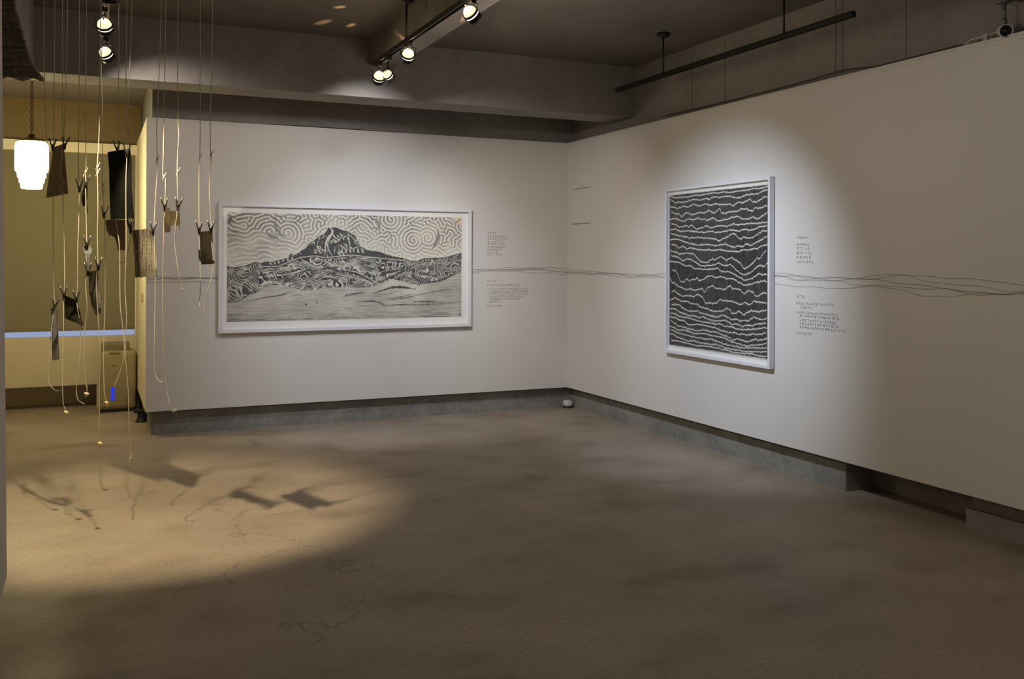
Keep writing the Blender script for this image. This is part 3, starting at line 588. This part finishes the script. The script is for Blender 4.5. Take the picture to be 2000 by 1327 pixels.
bm = bmesh.new()
for k in range(7): box(bm, dx1+.008, dx1+.0125, dy0+.05, dy0+.2, zt_-.16+k*.012, zt_-.155+k*.012)
obj('side_vent', bm, M['dehumd'], t)

# ================================================================== PENDANT LAMP
LD = 8.0
lt = dep(66, 268, LD); cx, cy = lt.x, lt.y
zz_ = lambda y: dep(66, y, LD).z
k = LD/F
t = thing('pendant_lamp', 'lit stepped white glass pendant lamp on a chain at left', 'lamp', (cx-.012, cy, zz_(265)))
lc = Vector((dep(62, 300, LD).x, dep(62, 300, LD).y, 0))
def R_px(w): return w*k/2
bm = bmesh.new()
prof = [(R_px(34), zz_(369)), (R_px(38), zz_(367)), (R_px(39), zz_(358)), (R_px(44), zz_(357)), (R_px(45), zz_(348)), (R_px(50), zz_(347)), (R_px(51), zz_(337)), (R_px(57.5), zz_(335)), (R_px(59), zz_(329)), (R_px(59), zz_(288)), (R_px(56), zz_(281)), (R_px(48), zz_(277)), (R_px(40), zz_(276))]
lathe(bm, prof, lc, seg=40); obj('glass_shade', bm, M['shade'], t, True)
bm = bmesh.new(); lathe(bm, [(R_px(56), zz_(277.5)), (R_px(56), zz_(276.5)), (R_px(36), zz_(273)), (R_px(20), zz_(270)), (R_px(13), zz_(268)), (R_px(11), zz_(262)), (R_px(8), zz_(262))], lc, seg=32); obj('metal_cap', bm, M['brass'], t, True)
bm = bmesh.new(); z = zz_(262.5); i = 0
while z < 3.19:
    a = Vector((lc.x, lc.y, z)); rx = Vector((.011, 0, 0)) if i % 2 else Vector((0, .011, 0)); ring = []
    for q in range(10):
        th = q*2*math.pi/10; ring.append(a+rx*math.cos(th)+Vector((0, 0, .022*math.sin(th)+.02)))
    tube(bm, ring+[ring[0]], .0032, 5); z += .034; i += 1
obj('chain', bm, M['chain'], t)
bm = bmesh.new(); lathe(bm, [(.05, 3.18), (.05, 3.198), (.03, 3.2)], lc); obj('ceiling_rose', bm, M['brass'], t, True)

# ================================================================== TRACKS AND SPOTLIGHTS
def track(name, label, X, z, y0, y1, rods, top):
    t = thing(name, label, 'lighting track', (X, (y0+y1)/2, z), None)
    bm = bmesh.new(); box(bm, X-.0175, X-.0135, y0, y1, z, z+.034); box(bm, X+.0135, X+.0175, y0, y1, z, z+.034); box(bm, X-.0175, X+.0175, y0, y1, z+.028, z+.034); box(bm, X-.005, X+.005, y0, y1, z+.010, z+.028)
    obj('rail', bm, M['black'], t)
    obj('end_cap', B(X-.019, X+.019, y1-.001, y1+.012, z-.001, z+.035, bev=.002), M['black'], t)
    for ry in rods:
        bm = bmesh.new(); tube(bm, [Vector((X, ry, z+.033)), Vector((X, ry, top-.02))], .0075, 10); obj('suspension_rod', bm, M['black'], t, True)
        bm = bmesh.new(); lathe(bm, [(.012, top-.045), (.035, top-.032), (.052, top-.028), (.052, top-.001)], (X, ry, 0)); obj('ceiling_canopy', bm, M['black'], t, True)
T1X, T1Z = -2.575, 3.07
track('lighting_track', 'black lighting track carrying the spotlights at upper centre', T1X, T1Z-.015, -7.6, -1.70, [-2.5, -5.2], ZC)
track('lighting_track', 'empty black lighting track hung near the right wall', -.395, 3.025, -4.45, -1.69, [-2.40, -3.83], ZC)
T2X = -4.49
track('lighting_track', 'black lighting track seen end on behind the hanging strings', T2X, 3.055, -5.6, -1.95, [-5.0], ZC)

LIGHTS = []
def spot(loc, target, label, on=None, sz=1.0, trackz=3.06, group='spotlights on the ceiling tracks'):
    # loc = centre of the lamp drum
    loc = Vector(loc); target = Vector(target); ax = (target-loc).normalized()
    t = thing('track_spotlight', label, 'spotlight', (loc.x, loc.y, trackz))
    obj('track_adapter', B(loc.x-.016, loc.x+.016, loc.y-.045, loc.y+.045, trackz-.035, trackz-.006, bev=.003), M['black'], t)
    side = ax.cross(Vector((0, 0, 1))).normalized()
    bm = bmesh.new(); top = Vector((loc.x, loc.y, trackz-.035)); yk = loc+Vector((0, 0, .055*sz))
    tube(bm, [top, yk], .0055, 8); tube(bm, [yk+Vector((0, 0, .012)), yk-Vector((0, 0, .004))], .012, 8)
    obj('stem', bm, M['black'], t, True)
    bm = bmesh.new(); w = .050*sz
    tube(bm, [loc-side*w, loc-side*w+(yk-loc)*.9, yk-side*w*.8, yk+side*w*.8, loc+side*w+(yk-loc)*.9, loc+side*w], .0032, 6)
    obj('yoke', bm, M['black'], t)
    s = sz
    bm = bmesh.new(); lathe(bm, [(.044*s, .012*s), (.046*s, .012*s), (.046*s, .046*s), (.040*s, .048*s), (.040*s, .014*s), (.036*s, .012*s)], loc, ax, cap=False)
    lathe(bm, [(.041*s, -.010*s), (.047*s, -.010*s), (.050*s, -.004*s), (.047*s, .004*s), (.041*s, .004*s)], loc, ax, cap=False)
    obj('housing_ring', bm, M['black'], t, True)
    bm = bmesh.new(); lathe(bm, [(.043*s, .004*s), (.043*s, .012*s)], loc, ax, cap=False); obj('light_slit', bm, M['lampslit'], t, True)
    bm = bmesh.new(); lathe(bm, [(.014*s, -.046*s), (.020*s, -.044*s), (.034*s, -.030*s), (.041*s, -.008*s)], loc, ax, cap=True); obj('reflector', bm, M['lampglow'], t, True)
    bm = bmesh.new(); tube(bm, [loc-ax*.044*s, loc-ax*.066*s+side*.006, yk-Vector((0, 0, .006))], .004, 6); obj('lamp_cable', bm, M['black'], t)
    if on:
        P, ang, blend, col, leak = on
        ld = bpy.data.lights.new('spot_beam', 'SPOT'); ld.energy = P; ld.spot_size = math.radians(ang); ld.spot_blend = blend; ld.color = col; ld.shadow_soft_size = .022
        lo = bpy.data.objects.new('spot_beam', ld); COL.objects.link(lo); lo.parent = t; lo.location = loc+ax*.052*s-t.location
        lo.rotation_euler = ax.to_track_quat('-Z', 'Y').to_euler()
        if leak:
            pd = bpy.data.lights.new('reflector_leak', 'POINT'); pd.energy = leak; pd.color = (1, .68, .46); pd.shadow_soft_size = .03
            po_ = bpy.data.objects.new('reflector_leak', pd); COL.objects.link(po_); po_.parent = t; po_.location = loc-ax*.060*s-t.location
    return t
COOL = (.82, .88, 1.0); NEU = (1, .91, .80); WARM = (1, .80, .50)
def on_x(x, y, X): return pl(x, y, 0, X)
spot(on_x(740, 151, T1X), (-2.4, 0, 1.6), 'spotlight at the far end of the centre track aimed at the mountain print', (34, 102, .8, (.95, .92, .92), .6))
spot(on_x(758, 147, T1X), (-.15, -.25, 1.25), 'tilted spotlight second from the far end of the centre track', (88, 74, 1, (1, .90, .80), 0), .85)
spot(on_x(797, 108, T1X), (-2.0, 0, .95), 'spotlight hanging just below the rod of the centre track', (165, 72, 1, COOL, .6))
spot(on_x(920, 27, T1X), (0, -2.62, 1.02), 'spotlight nearest the camera on the centre track aimed right', (315, 62, 1, (.74, .84, 1.0), 2.0))
# left track lamps
spot(pl(207, 105, 2, 2.95), (-3.25, 0, 1.35), 'lower of the two spotlights on the left track behind the strings', (35, 106, .7, (1, .88, .76), .4))
spot(pl(204.5, 51, 2, 2.95), (-3.9, -.2, 0.9), 'upper of the two spotlights on the left track behind the strings', (4, 60, .8, NEU, .3))
spot((-4.48, -3.44, 2.93), (-4.2, -2.62, 0), 'spotlight cropped by the top edge above the left spotlights', (300, 57, .5, WARM, .3))
# unseen gallery lamps behind the camera and over the near floor
for loc, tg, P, ang, c in [((-2.575, -5.2, 2.93), (0, -5.3, 1.3), 26, 95, NEU), ((-2.575, -7.0, 2.93), (0, -7.6, 1.4), 40, 90, NEU), ((-4.3, -7.4, 2.93), (-3.5, -10.5, 1.4), 60, 100, NEU)]:
    ld = bpy.data.lights.new('gallery_spot', 'SPOT'); ld.energy = P; ld.spot_size = math.radians(ang); ld.spot_blend = 1; ld.color = c; ld.shadow_soft_size = .05
    lo = bpy.data.objects.new('gallery_spot', ld); COL.objects.link(lo); lo.location = loc; lo.rotation_euler = (Vector(tg)-Vector(loc)).to_track_quat('-Z', 'Y').to_euler()
# added narrow spots beside the lamps, imitating warm leak streaks on the ceiling
for (lx, ly, Xl), (tx, ty), ang, P in [((797, 108, T1X), (632, 43), 5, 60), ((797, 108, T1X), (686, 49), 3.5, 75), ((797, 108, T1X), (664, 14), 6, 30), ((797, 108, T1X), (768, 51), 4, 45), ((920, 27, T1X), (878, 47), 2.2, 110), ((920, 27, T1X), (1000, 60), 9, 20)]:
    b = pl(tx, ty, 2, ZC); a = on_x(lx, ly, Xl)+Vector((-.06 if b.x < Xl else .06, .03, .02))
    ld = bpy.data.lights.new('leak_streak_spot', 'SPOT'); ld.energy = P*2; ld.spot_size = math.radians(ang); ld.spot_blend = .7; ld.color = (1, .62, .30); ld.shadow_soft_size = .01
    lo = bpy.data.objects.new('leak_streak_spot', ld); COL.objects.link(lo); lo.location = a; lo.rotation_euler = (b-a).to_track_quat('-Z', 'Y').to_euler()
for loc, P, c in [((-2.6, -7.2, 2.6), 19, (1, .88, .76)), ((-1.9, -3.3, 2.65), 14, (1, .86, .70))]:  # added soft point lights without fixtures, lifting the ambient level
    ld = bpy.data.lights.new('fill_glow', 'POINT'); ld.energy = P; ld.color = c; ld.shadow_soft_size = .35
    lo = bpy.data.objects.new('fill_glow', ld); COL.objects.link(lo); lo.location = loc
ld = bpy.data.lights.new('pendant_bulb', 'POINT'); ld.energy = 34; ld.color = (1, .80, .38); ld.shadow_soft_size = .12
lo = bpy.data.objects.new('pendant_bulb', ld); COL.objects.link(lo); lo.location = (lc.x, lc.y, zz_(385)-.02)

# ================================================================== HANGING SHEETS, CLIPS AND STRINGS
SD = dict(Z=5.78, A=5.70, B=5.56, B2=5.56, C=5.45, D=5.36, E=5.27, Fs=5.95, G=5.66, H=5.46, I=5.82, J=5.58, K=5.36, L=5.24, Ms=5.42, N=5.29)
ST = dict(
 Z=[(86, 0), (87, 150), (88, 190), (90, 250), (93, 285), (96, 292), (101, 293), (102, 289), (97, 288)],
 A=[(107, 0), (106, 150), (105, 240), (104, 283), (103, 330), (104, 400), (104, 470), (105, 560), (107, 592), (103, 620), (97, 680), (94, 730), (98, 752), (108, 763), (120, 764)],
 B=[(122, 0), (122, 130), (122, 240), (123, 283), (119, 330), (122, 362), (123, 400), (125, 470), (126, 560), (124, 580), (124, 640), (122, 700), (122, 760), (124, 790), (127, 799), (129, 806), (131, 814)],
 B2=[(132, 0), (130, 110), (128, 180), (126, 230), (125, 262), (127, 276)],
 C=[(155, 0), (155, 130), (154, 240), (153, 310), (154, 350), (155, 363), (154, 420), (152, 480), (151, 560), (149, 578), (151, 600), (157, 640), (156, 690), (150, 740), (149, 765), (153, 782), (165, 790)],
 D=[(169, 0), (168, 130), (167, 240), (168, 310), (167, 352), (168, 420), (169, 470), (168, 500), (170, 526), (167, 560), (170, 600), (165, 650), (164, 700), (167, 745), (170, 758), (169, 769), (167, 778)],
 E=[(197, 0), (196, 60), (195, 130), (194, 240), (192, 290), (190, 325), (191, 400), (190, 460), (191, 513), (188, 560), (193, 640), (195, 700), (194, 760), (194, 830), (194, 856), (195, 866), (197, 876)],
 Fs=[(200, 0), (198, 125), (200, 200), (199, 250), (200, 300), (200, 360), (202, 385), (203, 412), (205, 470), (205, 600), (203, 650), (202, 700), (203, 745), (204, 772), (207, 781), (208, 787), (209, 797)],
 G=[(232, 0), (232, 130), (230, 230), (231, 260), (229, 285), (223, 310), (220, 350), (220, 390), (226, 430), (233, 480), (234, 540), (235, 600), (241, 650), (243, 690), (238, 715), (230, 738), (222, 756)],
 H=[(248, 0), (247, 70), (246, 150), (247, 240), (248, 295), (246, 350), (246, 420), (246, 500), (244, 560), (247, 620), (245, 690), (250, 760), (252, 830), (254, 880), (253, 900), (250, 918)],
 I=[(258, 0), (254, 120), (251, 190), (251, 240), (254, 330), (255, 400), (256, 438), (256, 462), (250, 490), (247, 505), (240, 513), (228, 515)],
 J=[(315, 0), (312, 110), (308, 200), (306, 250), (307, 308), (308, 316), (304, 380), (301, 440), (302, 500), (303, 545), (302, 640), (301, 700), (303, 728), (308, 742), (318, 747)],
 K=[(324, 0), (322, 130), (320, 240), (319, 300), (318, 343), (323, 350), (322, 397), (320, 440), (318, 560), (319, 660), (323, 740), (330, 785), (333, 800), (339, 804), (345, 802), (340, 799)],
 L=[(347, 0), (347, 150), (348, 240), (349, 265), (347, 305), (346, 340), (347, 396), (346, 415), (343, 440), (342, 480), (347, 520), (352, 550), (358, 570)],
 Ms=[(391, 0), (391, 150), (391, 240), (390, 310), (389, 350), (389, 440), (390, 480), (391, 520), (391, 570), (389, 590), (392, 602)],
 N=[(415, 0), (414, 110), (411, 230), (411, 290), (413, 304), (409, 370), (411, 410), (413, 442), (414, 480), (417, 520), (412, 548), (404, 575), (400, 598), (398, 615)])
SL = dict(Z='thin string ending in a loop beside the pendant lamp', A='string through the left clip of the taupe sheet down to the ash strip', B='string through the right clip of the taupe sheet with a bead at its end',
 B2='short second string ending at the right clip of the taupe sheet', C='string joining the dark sliver to the right corner of the dark curled sheet', D='string carrying sliver, slate scrap and moss strip one below another',
 E='brightly lit string left of the black sheet reaching nearly to the floor', Fs='knotted string just left of the black sheet with bead over the dehumidifier', G='string on the left clip of the black sheet ending in a curl over the dehumidifier',
 H='string on the right side of the black sheet hanging lowest of all', I='string behind the right edge of the black sheet holding the bark textured sheet', J='string on the right clip of the bark textured sheet with curled end',
 K='string on the left clip of the tan folded scrap', L='string on the right clip of the tan folded scrap', Ms='string on the left clip of the small brown rectangle', N='string on the right clip of the small brown rectangle')
BEAD = dict(B=(129, 806), D=(169, 770), E=(195, 867), Fs=(208, 787))
KNOT = dict(B=[(122, 361)], C=[(154, 352)], D=[(167, 336)], E=[(190, 326), (190, 338)], Fs=[(201, 362), (202, 376)], J=[(307, 311)], K=[(320, 346)], Ms=[(390, 308)], N=[(412, 302)], G=[(229, 300)], H=[(248, 300), (254, 897)], L=[(347, 336)])
for s, pts in ST.items():
    d = SD[s]; P = [dep(x, y, d) for x, y in pts]
    top = Vector((P[0].x, P[0].y, ZC)) 
    ph = random.uniform(0, 6); W = catmull([top]+P, 5)
    for i, w in enumerate(W): w.y += .004*math.sin(i*.5+ph)          # slight sway in depth
    t = thing('hanging_string', SL[s], 'string', W[0], 'strings hanging from the ceiling')
    bm = bmesh.new(); tube(bm, W, .0022, 6); obj('cord', bm, M['string'], t, True)
    for (x, y) in KNOT.get(s, []):
        p = dep(x, y, d); bm = bmesh.new(); lathe(bm, [(.002, -.011), (.0058, -.006), (.0045, 0), (.0062, .006), (.002, .012)], p, (.2, 0, 1), 10)
        tube(bm, [p, p+Vector((.009, 0, .014)), p+Vector((.013, 0, .027))], .0018, 5); tube(bm, [p, p+Vector((-.007, 0, -.014)), p+Vector((-.004, 0, -.03))], .0018, 5)
        obj('knot', bm, M['string'], t, True)
    if s in BEAD:
        x, y = BEAD[s]; p = dep(x, y, d); bm = bmesh.new(); lathe(bm, [(.004, -.012), (.011, -.006), (.015, .0), (.014, .005), (.006, .009)], p, (.25, 0, 1), 14); obj('bead', bm, M['toggle'], t, True)

def clip_bm(p, tilt=0, s=1.0):
    bm = bmesh.new()
    for sg in (-1, 1):
        a = p+Vector((sg*.0195*s+tilt*.03, 0, .048*s)); b = p+Vector((sg*.0045*s, 0, 0)); c = p+Vector((sg*.003*s, 0, -.03*s))
        tube(bm, [a, a*.5+b*.5+Vector((sg*.001, 0, 0)), b, c], [.0048*s, .0042*s, .0058*s, .0034*s], 6)
    tube(bm, [p+Vector((-.008*s, 0, .005)), p+Vector((.008*s, 0, .005))], .0062*s, 8)
    return bm
def sheet(name, label, m, L, Rr, dl, dr, clips, bulge=.012, th=.003, nx=10, rag=0, extra=None, sub=4):
    # L, R: matching lists of photo points down the left / right edge, hung at depths dl / dr
    t = None; n = len(L)
    def dens(P):
        o = []
        for i in range(n-1):
            for k in range(sub): o.append((P[i][0]+(P[i+1][0]-P[i][0])*k/sub, P[i][1]+(P[i+1][1]-P[i][1])*k/sub))
        o.append(P[-1]); return o
    l, r = dens(L), dens(Rr); bm = bmesh.new(); g = []
    jit = [random.uniform(-rag, rag) for _ in range(nx+1)]
    for j, (a, b) in enumerate(zip(l, r)):
        row = []
        for i in range(nx+1):
            f = i/nx; x = a[0]+(b[0]-a[0])*f; y = a[1]+(b[1]-a[1])*f
            if j == len(l)-1: y += jit[i]
            if rag and i in (0, nx): x += random.uniform(-rag, rag)*.5
            d = dl+(dr-dl)*f-bulge*math.sin(math.pi*f)*(.4+.6*j/len(l))+.25*bulge*math.sin(j*.6)
            row.append(bm.verts.new(dep(x, y, d)))
        g.append(row)
    for j in range(len(g)-1):
        for i in range(nx): bm.faces.new((g[j][i], g[j+1][i], g[j+1][i+1], g[j][i+1]))
    if extra:
        for EL, ER, e1, e2 in extra:
            q = []
            m_ = len(EL)
            for j in range(m_):
                q.append([bm.verts.new(dep(EL[j][0]+(ER[j][0]-EL[j][0])*i/4, EL[j][1]+(ER[j][1]-EL[j][1])*i/4, e1+(e2-e1)*i/4-.006*math.sin(math.pi*i/4))) for i in range(5)])
            for j in range(m_-1):
                for i in range(4): bm.faces.new((q[j][i], q[j+1][i], q[j+1][i+1], q[j][i+1]))
    thicken(bm, Vector(fw)*th)
    top = dep((L[0][0]+Rr[0][0])/2, (L[0][1]+Rr[0][1])/2, (dl+dr)/2)
    t = thing(name, label, 'hanging sheet', top, 'small sheets clipped to the strings')
    obj('sheet', bm, m, t)
    for (x, y, d, tl) in clips: obj('steel_clip', clip_bm(dep(x, y, d-.004), tl), M['clip'], t, True)
    return t
sheet('clipped_sheet', 'taupe corrugated sheet hanging beside the pendant lamp', M['p1'], [(104, 288), (98, 330), (93, 360), (90, 387)], [(124, 281), (127, 310), (130, 350), (133, 378)], 5.7, 5.56, [(103, 286, 5.7, 0), (126, 283, 5.56, .3)], bulge=.03, nx=16)
sheet('clipped_sheet', 'thin dark torn sliver hanging right of the taupe sheet', M['p2'], [(164, 362), (159, 385), (161, 402)], [(171, 358), (171, 380), (170, 402)], 5.45, 5.36, [(155, 366, 5.45, 0), (168, 357, 5.36, .1)], bulge=.01, rag=1.2,
      extra=[([(167, 395), (169, 410), (171, 418)], [(170, 392), (173, 410), (174, 417)], 5.37, 5.36)])
sheet('clipped_sheet', 'large black rectangular sheet, biggest and darkest of the hanging pieces', M['p3'], [(210, 297), (213, 330), (214, 380), (216, 430)], [(254, 290), (257, 320), (257, 370), (262, 426)], 5.66, 5.46, [(229, 291, 5.66, -.2), (248, 298, 5.46, 0)], bulge=.012, nx=8)
sheet('clipped_sheet', 'torn mauve scrap mostly hidden below the black sheet', M['p4'], [(206, 430), (208, 450), (214, 462)], [(247, 430), (247, 450), (247, 462)], 5.95, 5.84, [(203, 418, 5.95, .2), (254, 440, 5.82, 0)], rag=2.0,
      extra=[([(222, 460), (228, 475), (230, 489)], [(245, 460), (245, 475), (244, 489)], 5.90, 5.84)])
sheet('clipped_sheet', 'small slate blue cut out scrap with arms hanging above the moss strip', M['p5'], [(162, 481), (161, 490), (164, 494), (167, 500), (169, 522)], [(176, 480), (180, 488), (179, 493), (176, 500), (174, 521)], 5.36, 5.36, [(170, 476, 5.36, 0)], bulge=.006, sub=3)
sheet('clipped_sheet', 'long moss grey strip with dark right edge, clipped at both upper corners', M['p6'], [(173, 531), (174, 570), (180, 600), (188, 617)], [(191, 528), (194, 570), (197, 600), (196, 612)], 5.36, 5.27, [(172, 529, 5.36, -.1), (192, 519, 5.27, 0)], bulge=.03, rag=.8)
sheet('clipped_sheet', 'bark textured pale sheet hanging left of the white wall edge', M['p7'], [(258, 450), (261, 480), (263, 520), (264, 542)], [(300, 446), (304, 480), (306, 520), (306, 541)], 5.82, 5.58, [(255, 448, 5.82, 0), (299, 448, 5.58, .1)], bulge=.03, nx=16, rag=1.2)
sheet('clipped_sheet', 'small tan folded scrap in front of the white back wall', M['p8'], [(322, 405), (319, 425), (321, 442), (322, 454)], [(331, 407), (331, 425), (333, 442), (332, 454)], 5.36, 5.33, [(322, 402, 5.36, -.2), (348, 402, 5.24, .2)], rag=.5,
      extra=[([(329, 412), (329, 430), (331, 441)], [(346, 412), (345, 430), (338, 441)], 5.34, 5.27), ([(345, 412), (344, 430), (344, 441)], [(348, 410), (348, 425), (348, 441)], 5.28, 5.25), ([(347, 405), (348, 430), (350, 448)], [(349.5, 405), (351, 430), (351, 448)], 5.24, 5.22)])
sheet('clipped_sheet', 'small dark brown rectangle hanging nearest the mountain print', M['p9'], [(390, 453), (391, 480), (392, 508), (393, 517)], [(411, 451), (412, 480), (415, 508), (417, 516)], 5.42, 5.29, [(389, 447, 5.42, 0), (412, 447, 5.29, 0)], bulge=.008, th=.006,
      extra=[([(387.5, 487), (387, 498), (389.5, 510)], [(390.5, 489), (390.5, 500), (392, 510)], 5.43, 5.41), ([(411, 455), (412, 470)], [(414.5, 455), (415, 476)], 5.29, 5.27), ([(415, 511), (416, 515)], [(418, 509), (419, 515)], 5.28, 5.26)])
sheet('clipped_sheet', 'dark curled parallelogram sheet with low right corner', M['p10'], [(126, 577), (126, 600), (127, 622)], [(150, 587), (156, 610), (162, 637)], 5.56, 5.45, [(125, 574, 5.56, -.2), (149, 582, 5.45, 0)], bulge=.035)
sheet('clipped_sheet', 'long narrow ash grey strip, lowest hanging sheet at left', M['p11'], [(99.5, 602), (101, 640), (101, 670), (102, 705)], [(112, 601), (113, 640), (114, 670), (116, 702)], 5.72, 5.68, [(107, 597, 5.7, .3)], bulge=.006)

# large corrugated bark relief cropped at the top left
bm = bmesh.new(); rows, cols = 70, 26; g = []
for j in range(rows+1):
    y = -27+j*(179/rows); row = []
    xr = np.interp(y, [-20, 0, 40, 80, 120, 140, 152], [20, 26, 36, 47, 60, 72, 84])+random.uniform(-1.2, 1.2)
    for i in range(cols+1):
        x = -60+(xr+60)*i/cols; yy_ = y+(3*math.sin(i*.8)+random.uniform(-2, 2)+ (4 if i > cols-9 else 0) if j == rows else 0)
        row.append(bm.verts.new(dep(x, yy_, 4.6-.010*math.sin(j*1.3+.4*math.sin(i*.7))+random.uniform(-.006, .006))))
    g.append(row)
for j in range(rows):
    for i in range(cols): bm.faces.new((g[j][i], g[j+1][i], g[j+1][i+1], g[j][i+1]))
thicken(bm, Vector(fw)*.02)
tag(obj('bark_relief', bm, M['bark'], None, True, origin=dep(20, -18, 4.6)), 'large dark corrugated bark-like sheet with ragged hem at top left', 'hanging sheet')

# ------------------------------------------------------------------ world
w = bpy.data.worlds.new('world'); SC.world = w; w.use_nodes = True
w.node_tree.nodes['Background'].inputs[0].default_value = (.02, .025, .04, 1); w.node_tree.nodes['Background'].inputs[1].default_value = .3
